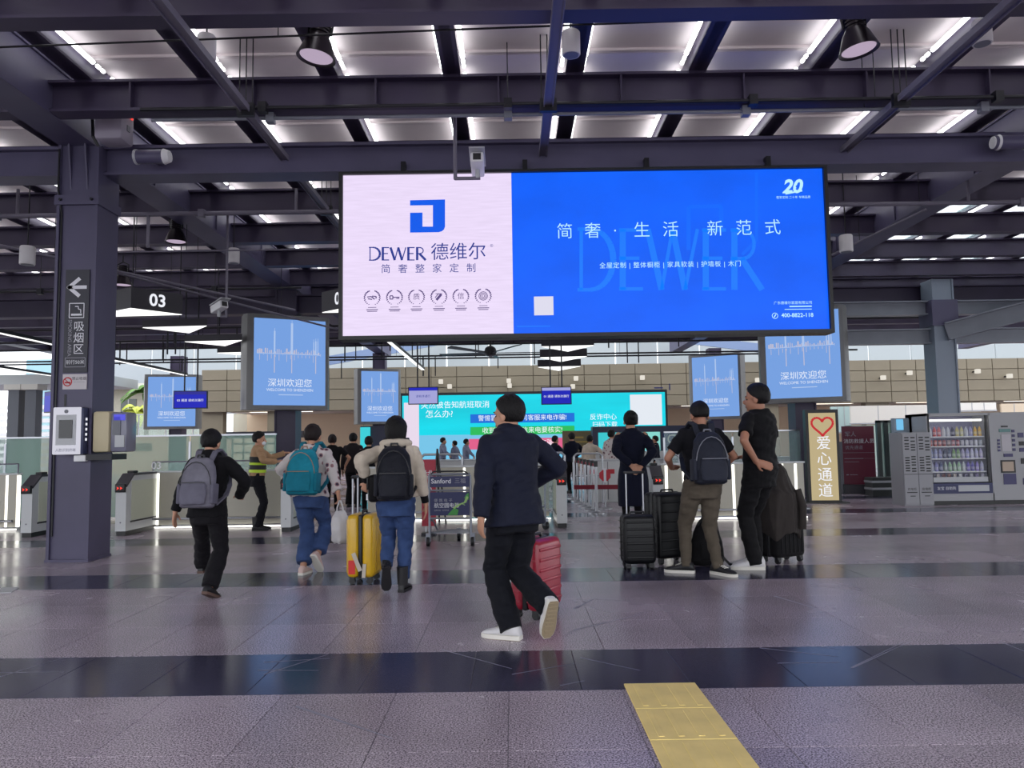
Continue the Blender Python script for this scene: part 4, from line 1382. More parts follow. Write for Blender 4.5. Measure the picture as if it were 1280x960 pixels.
rows = [('top', 'bottle', [(200, 205, 210), (220, 90, 90), (220, 110, 110), (210, 214, 220), (200, 204, 214), (60, 60, 90), (200, 190, 120), (210, 205, 150), (200, 205, 220), (170, 170, 220), (230, 180, 30), (226, 176, 40)], 'on the top shelf'),
        ('second', 'can', [(190, 70, 60), (196, 80, 70), (190, 90, 80), (170, 60, 60), (150, 120, 120), (190, 110, 120), (176, 80, 90), (190, 190, 206), (200, 200, 214), (190, 190, 210), (206, 206, 220), (190, 196, 210)], 'on the second shelf'),
        ('third', 'bottle', [(150, 160, 210), (170, 176, 220), (150, 150, 200), (60, 70, 100), (90, 100, 130), (130, 170, 110), (140, 180, 120), (180, 170, 210), (170, 170, 220), (205, 205, 230), (190, 190, 224), (190, 180, 220)], 'on the third shelf'),
        ('fourth', 'bottle', [(190, 196, 220), (150, 150, 210), (90, 100, 140), (170, 190, 180), (150, 190, 150), (170, 200, 170), (160, 200, 160), (200, 205, 210), (110, 90, 190), (100, 90, 180), (150, 130, 210), (200, 200, 230)], 'on the fourth shelf'),
        ('fifth', 'carton', [(60, 50, 60), (180, 170, 170), (110, 60, 60), (120, 70, 60), (190, 180, 170), (210, 210, 214), (90, 80, 120), (190, 190, 200), (110, 100, 140), (180, 176, 190)], 'on the lowest shelf')]
for (_, kind, cols, where), z in zip(rows, shelf_z):
    n = len(cols)
    for i, c in enumerate(cols):
        me, lme = goods(kind, c)
        o = link(kind, me, None, None, (VX0 + .11 + (vw - .27) * i / (n - 1), VY + .09, z - .012))
        tag(o, f'{kind} {where} of the vending machine, {ordw[i]} from the left', kind, f'{kind}s in the vending machine')
        if kind != 'carton':
            link('wrapper', lme, None, o)
# ------------------------------------------------------------------ back of the hall
STONE = mat('beige_stone_panel', C(124, 115, 97), 0.6, var=0.07, vscale=1.3)
STONE_J = mat('stone_joint', C(110, 100, 86), 0.8)
WY = 36.0
wall = link('wall_back', MB().bx(-14.6, 34, WY + .03, WY + .4, 3.0, 5.0).mesh('wall_back'), STONE_J)
tag(wall, 'beige stone-panelled wall at the back of the hall', 'wall', kind='structure')
pcol, prow = 1.2, 0.5
pm = MB().box((0, 0, 0), (pcol - .03, .06, prow - .025), bev=.006, seg=1).mesh('panel')
pm.materials.append(STONE)
for r_ in range(4):
    for c in range(40):
        link('panel', pm, None, wall, (-14.6 + pcol * (c + .5), WY, 3.0 + prow * (r_ + .5)))
up = MB()
for k in range(26):
    up.bx(-20 + k * 2.1, -20 + k * 2.1 + 2.04, 38, 38.1, 4.6, 8.6)
o = part('wall_upper', up, mat('pale_grey_clerestory', C(170, 178, 182), 0.6), None, None)
tag(o, 'pale grey upper wall above the stone panels', 'wall', kind='structure')
for i, (p, q) in enumerate((((-9, 33.4, 4.9), (-2, 37, 6.6)), ((6, 37, 6.6), (14, 33.4, 4.9)))):
    p, q = Vector(p), Vector(q)
    d = q - p
    o = part('tie_beam', MB().box((0, 0, 0), (d.length, .25, .4)), mat('blue_lit_beam', C(120, 140, 176), 0.5), None, None)  # the blue light on these far beams is carried by their base colour
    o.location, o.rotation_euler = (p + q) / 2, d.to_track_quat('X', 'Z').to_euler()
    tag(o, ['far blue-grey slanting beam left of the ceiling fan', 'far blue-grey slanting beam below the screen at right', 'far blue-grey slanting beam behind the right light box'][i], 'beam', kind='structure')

# the lobby under the stone wall
LOB = mat('cream_lobby_wall', C(226, 204, 178), 0.6)
o = link('wall_lobby', MB().bx(-16, 34, 44, 44.2, 0, 3.4).mesh('wall_lobby'), LOB)
tag(o, 'cream lobby wall seen under the stone wall', 'wall', kind='structure')
o = link('ceiling_lobby', MB().bx(-15, 34, WY + .4, 44, 3.2, 3.4).mesh('ceiling_lobby'), mat('white_soffit', C(232, 228, 222), 0.6))
tag(o, 'white lobby soffit under the stone wall', 'ceiling', kind='structure')
LOBBY_FILL = emis('lobby_lamp', C(255, 240, 220), 3.0)  # glow for panels added to brighten the lobby, not known fittings
for k in range(8):
    xx = -12 + k * 5.6
    o = link('lobby_lamp', MB().bx(-1.6, 1.6, 0, .5, -.05, 0).mesh('lobby_lamp'), LOBBY_FILL, None, (xx, 39.5, 3.195))
    tag(o, f'long warm lamp in the lobby ceiling, {ordw[k]} from the left', 'lamp', 'lobby ceiling lamps')
for k, xx in enumerate((-14.2, -11.0, -6.5, 5.4, 12.0, 17.2, 21.5, 26)):
    o = link('lobby_pier', MB().bx(-.55, .55, 0, .5, 0, 3.05).mesh('lobby_pier'), STONE, None, (xx, WY + .2, 0))
    tag(o, f'beige stone pier under the back wall, {ordw[k]} from the left', 'pier', 'stone piers', 'structure')
# grid window in the lobby
gw = thing('window_1', 'dark gridded window bay behind the uniformed guard', 'window', (at(326, 570, 35.0).x, 35.0, 0), kind='structure')
FRD = mat('dark_window_frame', C(30, 30, 38), 0.4)
part('lintel', MB().bx(-1.6, 1.9, 0, .2, 1.75, 2.05), FRD, gw, None)
part('pane', MB().bx(-1.3, 1.2, .05, .07, 0, 1.8), emis('warm_window', C(236, 220, 190), 0.85), gw, None)
for k in range(6):
    part('mullion', MB().bx(-1.3 + k * .5 - .03, -1.3 + k * .5 + .03, 0, .1, 0, 1.8), FRD, gw, None)
for z in (.5, 1.1, 1.5):
    part('transom', MB().bx(-1.3, 1.2, 0, .1, z - .03, z + .03), FRD, gw, None)
# white boards and pale glass under the wall at right
for i, (xa, xb, ya, yb, Y, col, lb) in enumerate(((1064, 1166, 506, 529, 33, (226, 222, 212), 'broad white panel under the stone wall right of the notice board'), (1040, 1063, 508, 540, 34, (180, 204, 200), 'pale green glazed bay behind the heart sign'),
                                              (1200, 1245, 503, 513, 33, (236, 232, 224), 'white strip board above the vending machine'), (1252, 1300, 504, 516, 33, (214, 196, 170), 'cream board above the vending controls'),
                                              (1060, 1130, 531, 602, 34, (176, 196, 186), 'pale green glazed front behind the notice board'))):
    p0, p1 = at(xa, yb, Y), at(xb, ya, Y)
    t = thing('wall_board', lb, 'panel', ((p0.x + p1.x) / 2, Y, p0.z), 0, 'boards under the back wall')
    w, h = (p1.x - p0.x) / 2, p1.z - p0.z
    part('panel', MB().bx(-w, w, 0, .1, 0, h), mat(f'board_{i}', C(*col), 0.5), t, None)
    part('frame', MB().bx(-w - .04, w + .04, .02, .14, -.05, 0), LGREY, t, None)
    for k in range(1, 3):
        part('seam', MB().bx(-w + 2 * w * k / 3 - .015, -w + 2 * w * k / 3 + .015, -.01, 0, 0, h), LGREY, t, None)
# white cubes on the back wall
for i, (x, y) in enumerate([(551, 477), (562, 483), (636, 476), (637, 482), (716, 483), (720, 473), (803, 472), (947, 475), (1104, 472), (1137, 466), (1222, 464), (1262, 470)]):
    pq = at(x, y, 35.6)
    t = thing('wall_light', f'small white cube light on the stone wall, {ordw[i]} from the left', 'light', pq, 0, 'cube lights on the back wall')
    part('cube_shade', MB().box((0, 0, 0), (.2, .2, .2), bev=.02), emis('cube_light', C(232, 226, 214), 0.95), t, 40)
    part('bracket', MB().bx(-.03, .03, .09, .38, -.03, .03), BLACKM, t, None)

# turquoise LED screen
TYS = 34.0
p0, p1 = at(503, 575, TYS), at(831, 490, TYS)
ls = thing('turquoise_screen', 'long turquoise LED screen with white safety slogans at the back', 'screen', ((p0.x + p1.x) / 2, TYS, 0))
LO = ls.location.copy()
w = (p1.x - p0.x) / 2
zb, zt = p0.z, p1.z
part('bezel', MB().bx(-w - .1, w + .1, .02, .3, zb, zt + .12), BLACK, ls, None)
part('leg', MB().bx(-w + .3, -w + .5, .05, .25, 0, zb), BLACK, ls, None)
part('leg', MB().bx(w - .5, w - .3, .05, .25, 0, zb), BLACK, ls, None)
part('display', plate(-w, w, zb, zt, 0), emis('screen_turquoise', C(8, 214, 232), 0.97, var=.12, vscale=.5, stretch=(.3, 1, 2)), ls, None)
lp = lambda x, y, d=-.02: Vector((at(x, y, TYS).x - LO.x, d, at(x, y, TYS).z))
S_W = emis('screen_white', C(240, 250, 255), 1.0)
text('突然被告知航班取消', .34, S_W, ls, lp(569, 506.5), bold=.0)
text('怎么办?', .37, S_W, ls, lp(549, 518), bold=.0)


def band(x0, x1, y0, y1, m, s, size):
    a, b_ = lp(x0, y1, -.01), lp(x1, y0, -.01)
    part('slogan_band', plate(a.x, b_.x, a.z, b_.z, -.01), m, ls, None)
    text(s, size, S_W, ls, lp((x0 + x1) / 2, (y0 + y1) / 2), bold=.0)


band(588, 718, 516, 529, emis('band_blue', C(20, 110, 220), 0.95), '警惕冒充航空公司客服来电诈骗!', .275)
band(588, 718, 532, 544, emis('band_green', C(40, 190, 90), 0.95), '收到退改签短信来电要核实!', .29)
band(586, 706, 547, 562, emis('band_pink', C(228, 96, 140), 0.95), '凡要求转账的都是诈骗!', .34)
part('poster_print', plate(lp(503, 0).x, lp(521, 0).x, lp(0, 570).z, lp(0, 511).z, -.012), emis('poster_pale_pink', C(236, 222, 240), 0.95), ls, None)
part('code_square', plate(lp(774, 0).x, lp(812, 0).x, lp(0, 543).z, lp(0, 505).z, -.012), emis('poster_white', C(232, 238, 246), 0.95), ls, None)
text('反诈中心', .30, S_W, ls, lp(754, 521.5))
text('扫码下载', .28, S_W, ls, lp(756, 531))
part('lower_fade', plate(-w, w, zb, lp(0, 552).z, -.005), emis('screen_pale_blue', C(120, 200, 236), 0.95), ls, None)
strokes([(lp(818, 501).x, lp(0, 497).z, lp(829, 497).x, lp(0, 497).z, .06), (lp(822, 0).x, lp(0, 492).z, lp(822, 0).x, lp(0, 500).z, .06)], ls, SIGN_NAVY, 'emblem', -.02)

# tall glowing column screens beside it
t = thing('pillar_screen', 'narrow turquoise light column under the small light box', 'screen', (at(456, 560, 30).x, 30, 0))
part('panel', MB().bx(-.18, .18, 0, .2, .3, 2.05), emis('pillar_turquoise', C(60, 214, 224), 0.9), t, None)
part('case', MB().bx(-.2, 1.35, .2, .5, 0, 2.1), mat('navy_case', C(34, 34, 60), 0.4), t, None)

# check-in booth
bt = thing('check_in_booth', 'navy check-in booth with turquoise screens beside the staff member', 'booth', (at(800, 560, 24).x, 24, 0))
bu = lambda x: at(x, 555, 24).x - bt.location.x
bz = lambda y: at(800, y, 24).z
NAVYP = mat('booth_navy', C(26, 32, 66), 0.4)
part('header', MB().bx(bu(741), bu(863), 0, .5, bz(540), bz(532.5)), NAVYP, bt, None)
for a, b_ in ((741, 748), (774, 776), (826, 829), (860, 863)):
    part('post', MB().bx(bu(a), bu(b_), 0, .4, 0, bz(540)), NAVYP, bt, None)
part('screen', MB().bx(bu(748), bu(774), .1, .2, bz(560), bz(540)), emis('booth_turquoise', C(60, 205, 214), 0.9), bt, None)
part('screen', MB().bx(bu(776), bu(826), .1, .2, bz(563), bz(540)), emis('booth_pale', C(140, 222, 214), 0.9), bt, None)
bp2 = part('letter_panel', MB().bx(bu(829), bu(860), .05, .15, bz(563), bz(540)), mat('booth_blue', C(34, 52, 110), 0.4), bt, None)
text('C', .42, MATS['light_grey_metal'], bp2, (bu(840), .04, bz(550)), bold=.004)
text('H岛', .13, MATS['light_grey_metal'], bp2, (bu(852), .04, bz(553)))
part('counter', MB().bx(bu(741), bu(863), -.1, .6, 0, bz(564)), mat('counter_white', C(206, 208, 208), 0.4), bt, None)
bw = thing('brown_board', 'brown information board left of the check-in booth', 'board', (at(724, 555, 26).x, 26, 0))
part('panel', MB().bx(-.56, .56, 0, .08, bz(568), bz(536)), mat('board_brown', C(112, 98, 70), 0.5), bw, None)
for s in (-1, 1):
    part('post', MB().bx(s * .5 - .03, s * .5 + .03, .02, .08, 0, bz(568)), BLACKM, bw, None)
strokes([(-.35, 1.35, .35, 1.35, .05), (-.15, 1.5, .15, 1.5, .06), (-.35, 1.2, .35, 1.2, .04)], bw, mat('board_gold', C(170, 140, 70), 0.5), 'lettering', -.005)

# counters in mid distance
for i, (xa, xb, ya, Y, lb) in enumerate(((742, 816, 574, 17.2, 'white service counter behind the stanchions'), (540, 700, 574, 24, 'long white counter in the middle distance'), (826, 1000, 572, 20, 'long white counter behind the waiting men'))):
    a, b_ = X(xa, Y), X(xb, Y)
    t = thing('service_counter', lb, 'counter', ((a + b_) / 2, Y, 0), 0, 'service counters')
    h = at((xa + xb) / 2, ya, Y).z
    w = (b_ - a) / 2
    part('body', MB().bx(-w, w, 0, .6, 0, h - .04), mat('counter_white', C(206, 208, 208), 0.4), t, None)
    part('top', MB().bx(-w - .03, w + .03, -.05, .65, h - .04, h), LGREY, t, None)
    n = 4
    for k in range(1, n):
        part('seam', MB().bx(-w + 2 * w * k / n - .008, -w + 2 * w * k / n + .008, -.005, 0, .05, h - .05), MGREY, t, None)
    if i == 0:
        for k in range(4):
            part('red_mark', MB().bx(-.75 + k * .42, -.6 + k * .42, -.006, 0, .62, .72), mat('sign_red', C(196, 40, 56), 0.5), t, None)
# steel rails like inverted U on the counters
k = 0
for (xc, yt, Y, w) in ((735, 567, 17, .62), (843, 568, 15.5, .2), (858, 568, 15.5, .2), (690, 566, 15.5, .5), (875, 568, 15.5, .2), (552, 568, 15, .8)):
    p = at(xc, yt, Y)
    t = thing('guard_rail', f'bent steel guard rail, {ordw[k]} one beside the gates', 'rail', (p.x, Y, 0), 0, 'bent steel guard rails')
    part('hoop', MB().tube([(-w / 2, 0, 0), (-w / 2, 0, p.z - .06), (-w / 2 + .06, 0, p.z), (w / 2 - .06, 0, p.z), (w / 2, 0, p.z - .06), (w / 2, 0, 0)], .022, 8), CHROME, t, 60)
    part('mid_rail', MB().cyl((-w / 2, 0, p.z * .55), (w / 2, 0, p.z * .55), .015, n=8), CHROME, t, 60)
    k += 1
ea = thing('sign_easel', 'black A-shaped easel legs behind the luggage trolley', 'easel', gr(547, 655))
for a, b_ in (((-.12, 0, 0), (.0, .05, 1.25)), ((.14, 0, 0), (.0, .05, 1.25)), ((0, .3, 0), (0, .05, 1.2))):
    part('leg', MB().cyl(a, b_, .016, n=8), BLACK, ea, 60)
part('ledge', MB().bx(-.2, .2, -.03, .03, .62, .65), BLACK, ea, None)

# ------------------------------------------------------------------ outside, left
ext = thing('terrace_building', 'grey concrete building with dark windows seen beside the palm', 'building', (-24, 50, 0))
part('wall', MB().bx(-5.5, 2.6, 0, 6, 0, 5.2), mat('exterior_concrete', C(176, 172, 158), 0.7, var=.08), ext, None)
part('roof_slab', MB().bx(-5.8, 3.0, -1.2, 6, 5.2, 6.0), mat('exterior_pale', C(208, 206, 196), 0.7), ext, None)
for k in range(4):
    f = part('window', MB().bx(-4.9 + k * 1.7, -3.9 + k * 1.7, -.05, .05, 2.7, 4.6), mat('window_dark', C(84, 92, 88), 0.2), ext, None)
    part('window_bar', MB().bx(-4.43 + k * 1.7, -4.37 + k * 1.7, -.08, .0, 2.7, 4.6), LGREY, f, None)
te = thing('terrace_wall', 'peach terrace wall with small brown plaque behind the gates', 'wall', (-20.5, 42, 0), kind='structure')
part('wall', MB().bx(-6, 6, 0, .4, 0, 2.0), mat('peach_render', C(226, 196, 164), 0.7), te, None)
part('plaque', MB().bx(-.2, .8, -.05, 0, 1.25, 1.65), mat('brown_plaque', C(120, 96, 76), 0.6), te, None)
for k in range(8):
    part('glass_panel', MB().bx(-6 + k * 1.5, -4.56 + k * 1.5, .1, .13, 2.0, 3.2), CLEARG, te, None)
    part('baluster', MB().bx(-6.03 + k * 1.5, -5.97 + k * 1.5, .1, .16, 2.0, 3.2), LGREY, te, None)
part('handrail', MB().bx(-6, 6, .08, .18, 3.2, 3.26), LGREY, te, None)
for i, (x, Y) in enumerate(((14.5, 28), (36, 28))):
    p = at(x, 560, Y)
    t = thing('concrete_pillar', f'dark grey square pillar outside at far left, {ordw[i]} from the edge', 'pillar', (p.x, Y, 0), 0, 'square pillars outside', 'structure')
    part('shaft', MB().bx(-.2, .2, 0, .4, 0, 3.55), mat('pillar_slate', C(84, 88, 96), 0.5), t, None)
    part('cap', MB().bx(-.3, .3, -.1, .5, 3.55, 3.75), mat('exterior_pale', C(208, 206, 196), 0.7), t, None)
t = thing('outdoor_canopy', 'pale canopy edge over the outside pillars at far left', 'canopy', (-20, 27.9, 3.75), kind='structure')
part('slab', MB().bx(-6, 4.9, 0, 3, 0, .35), mat('canopy_pale', C(190, 196, 194), 0.6), t, None)
lv2 = thing('louvre_wall', 'white horizontal louvres outside at far left', 'louvres', (-24, 36, 0), kind='structure')
for k in range(10):
    part('slat', MB().bx(-5, 4, 0, .12, .4 + k * .32, .58 + k * .32), WHITEP, lv2, None)
for k in range(4):
    part('upright', MB().bx(-5 + k * 2.9, -4.9 + k * 2.9, .12, .2, 0, 3.7), LGREY, lv2, None)
gt = thing('glass_tower', 'pale blue glazed tower outside between column and canopy', 'building', (at(57, 500, 60).x, 60, 0))
part('body', MB().bx(-1.6, 1.6, 0, 3, 0, 8.5), mat('tower_glass', C(150, 190, 206), 0.15), gt, None)
for k in range(9):
    part('floor_band', MB().bx(-1.65, 1.65, -.06, 0, .9 * k, .9 * k + .12), LGREY, gt, None)
# palm
LEAFY = mat('palm_yellow_green', C(168, 176, 60), 0.5, var=.2, vscale=2)
LEAFG = mat('leaf_green', C(92, 130, 60), 0.5, var=.25, vscale=2)
rp = random.Random(3)


def palm(x, y, zc, rad, n, m, label):
    t = thing('palm', label, 'palm', (x, y, 0), 0, 'palms outside')
    part('trunk', MB().cyl((0, 0, 0), (0, 0, zc), .16, .10, n=10), mat('palm_trunk', C(120, 104, 80), 0.8), t, 60)
    for i in range(n):
        a, el = 2 * PI * i / n + rp.uniform(-.3, .3), rp.uniform(.1, 1.2)
        mb = MB()
        pts = [Vector((math.cos(a) * rad * s * math.cos(el), math.sin(a) * rad * s * math.cos(el), zc + rad * (math.sin(el) * s - .75 * s * s))) for s in np.linspace(0, 1, 6)]
        side = Vector((-math.sin(a), math.cos(a), 0))
        for p, q, w0, w1 in zip(pts, pts[1:], (.05, .2, .28, .25, .16), (.2, .28, .25, .16, .02)):
            for s in (-1, 1):
                mb.poly([p, q, q + side * s * w1 + Vector((0, 0, -.12)), p + side * s * w0 + Vector((0, 0, -.1))])
        part('frond', mb, m, t, None)
    return t


palm(at(172, 520, 45).x, 45, 3.6, 1.5, 14, LEAFY, 'yellow-green palm outside left of the small light box')
palm(at(184, 500, 47).x, 47, 4.8, 1.7, 14, LEAFG, 'darker green palm outside behind the yellow-green one')
# ------------------------------------------------------------------ people
SKIN = mat('skin', C(186, 138, 112), 0.55, var=.05, vscale=8)
SKIN2 = mat('skin_tan', C(168, 118, 94), 0.55, var=.05, vscale=8)
HAIR = mat('black_hair', C(13, 11, 13), 0.55, spec=.25, bump=.9, bscale=70, stretch=(3, 3, .3))
HAIR2 = mat('dark_brown_hair', C(30, 19, 19), 0.55, spec=.25, bump=.9, bscale=70, stretch=(3, 3, .3))
EYE = mat('eye_dark', C(30, 24, 22), 0.2)
LIP = mat('lip', C(150, 92, 84), 0.5)


def fabric(name, col, rough=.8, var=.12, b=.25, scale=120):
    return mat(name, C(*[c * .82 if sum(col) < 200 else c for c in col]), rough, spec=.2, var=var, vscale=9, bump=b, bscale=scale, sheen=.03)


def remesh(mb, voxel, it=4, fold=0.0, fscale=(7, 7, 16), seed=0.0, name='body'):
    me = mb.mesh('tmp')
    o = bpy.data.objects.new('tmp', me)
    m1 = o.modifiers.new('r', 'REMESH')
    m1.mode = 'VOXEL'
    m1.voxel_size = voxel
    m2 = o.modifiers.new('s', 'SMOOTH')
    m2.factor, m2.iterations = .5, it
    r = evaluated(o)
    bpy.data.objects.remove(o)
    bpy.data.meshes.remove(me)
    r.name = name
    n = len(r.vertices)
    if fold:
        co = np.empty(n * 3)
        no = np.empty(n * 3)
        r.vertices.foreach_get('co', co)
        r.vertex_normals.foreach_get('vector', no)
        co, no = co.reshape(-1, 3), no.reshape(-1, 3)
        f = np.array([noise.noise((p[0] * fscale[0] + seed, p[1] * fscale[1], p[2] * fscale[2] + p[0] * 5)) + .5 * noise.noise((p[0] * fscale[0] * 2 + seed, p[1] * fscale[1] * 2, p[2] * fscale[2] * 2.3 - p[0] * 8)) for p in co])
        f = np.sign(f) * np.abs(f) ** .8
        co = co + no * (f * fold)[:, None]
        r.vertices.foreach_set('co', co.ravel())
    for p in r.polygons:
        p.use_smooth = True
    return r


def limb(mb, pts, rad, flat0=False, flat1=False, n=14):
    for (p, q, a, b_) in zip(pts, pts[1:], rad, rad[1:]):
        mb.cyl(p, q, a, b_, n=n)
    for i, (p, a) in enumerate(zip(pts, rad)):
        if (i == 0 and flat0) or (i == len(pts) - 1 and flat1):
            continue
        mb.ball(p, (a, a, a), u=n, v=8)


def ik(a, c, l1, l2, pole):
    a, c = Vector(a), Vector(c)
    d = c - a
    L = min(d.length, (l1 + l2) * .999)
    dn = d.normalized()
    c = a + dn * L
    x = (l1 * l1 - l2 * l2 + L * L) / (2 * L)
    h = math.sqrt(max(0, l1 * l1 - x * x))
    pv = Vector(pole)
    pv = (pv - dn * pv.dot(dn)).normalized()
    return a + dn * x + pv * h, c


BODY_SEC = [(.80, .150, .100, -.005), (.90, .165, .115, -.012), (1.0, .148, .105, -.005), (1.08, .138, .098, .0), (1.2, .155, .112, .005), (1.30, .168, .115, .0), (1.37, .165, .098, -.008), (1.42, .135, .075, -.012), (1.46, .062, .058, -.012)]


def shoe(parent, ankle, yaw, pitch, up, sole, boot=False, size=1.0, out_m=None):
    sec = [(-.075, .026, .055), (-.06, .034, .092), (-.02, .037, .105), (.03, .039, .092), (.08, .044, .07), (.13, .046, .056), (.17, .038, .046), (.195, .018, .032)]
    u = MB()
    rings = []
    for y, w, t in sec:
        rings.append([(w * math.copysign(abs(math.cos(a)) ** .8, math.cos(a)), y, .018 + (t - .018) * .5 * (1 + math.sin(a))) for a in [2 * PI * i / 14 for i in range(14)]])
    u.loft(rings)
    if boot:
        u.cyl((0, -.02, .07), (0, -.025, .24), .05, .056, n=14)
    R_ = Matrix.Rotation(yaw, 4, 'Z') @ Matrix.Rotation(-pitch, 4, 'X')
    M = Matrix.Translation(ankle) @ R_ @ Matrix.Translation((0, 0, -.085)) @ Matrix.Scale(size, 4)
    o = part('shoe', u, up, parent, 50)
    o.matrix_basis = M
    s = MB()
    out = [(w * 1.1, y * 1.02) for y, w, t in sec] + [(-w * 1.1, y * 1.02) for y, w, t in reversed(sec)]
    s.poly([(x, y, 0) for x, y in out], Vector((0, 0, .026)))
    part('sole', s, sole, o, 30)
    if out_m:
        s = MB()
        s.poly([(x * .93, y * .97, -.004) for x, y in out], Vector((0, 0, .004)))
        for k in range(9):
            s.box((0, -.06 + k * .028, -.006), (.06, .010, .006))
        part('tread', s, out_m, o, None)
    if not boot:
        l = MB()
        for k in range(4):
            l.box((0, .035 + k * .018, .088 - k * .007), (.05, .006, .008), rot=(R(-25), 0, 0))
        part('laces', l, sole, o, None)
    return o


def hand(mb, w, d, n, s, curl):
    d = Vector(d).normalized()
    n = Vector(n)
    n = (n - d * n.dot(d)).normalized()
    lat = d.cross(n)
    rings = []
    for t, a, b_ in ((-.02, .024, .020), (.02, .032, .019), (.06, .039, .017), (.09, .038, .013)):
        rings.append([w + d * t + lat * a * math.cos(q) + n * b_ * math.sin(q) for q in [2 * PI * i / 12 for i in range(12)]])
    mb.loft(rings)
    for k, (off, ln) in enumerate(((-.030, .058), (-.010, .072), (.010, .076), (.030, .068))):
        off *= s
        p = w + d * .085 + lat * off
        dd = d
        pts = [p]
        for j in range(3):
            dd = (Matrix.Rotation(0, 3, 'X') @ dd)
            c = curl * (.55 + .3 * j)
            v = d * math.cos(c) + n * math.sin(c)
            p = p + v * ln * (.45, .32, .23)[j]
            pts.append(p)
        limb(mb, pts, (.0105, .0098, .0092, .0082), n=8)
    b0 = w + d * .025 + lat * s * .028
    t1 = b0 + (d * .7 + lat * s * .6 + n * .35).normalized() * .045
    t2 = t1 + (d * .85 + lat * s * .1 + n * .5).normalized() * .035
    limb(mb, [b0, t1, t2], (.0145, .0115, .0095), n=8)


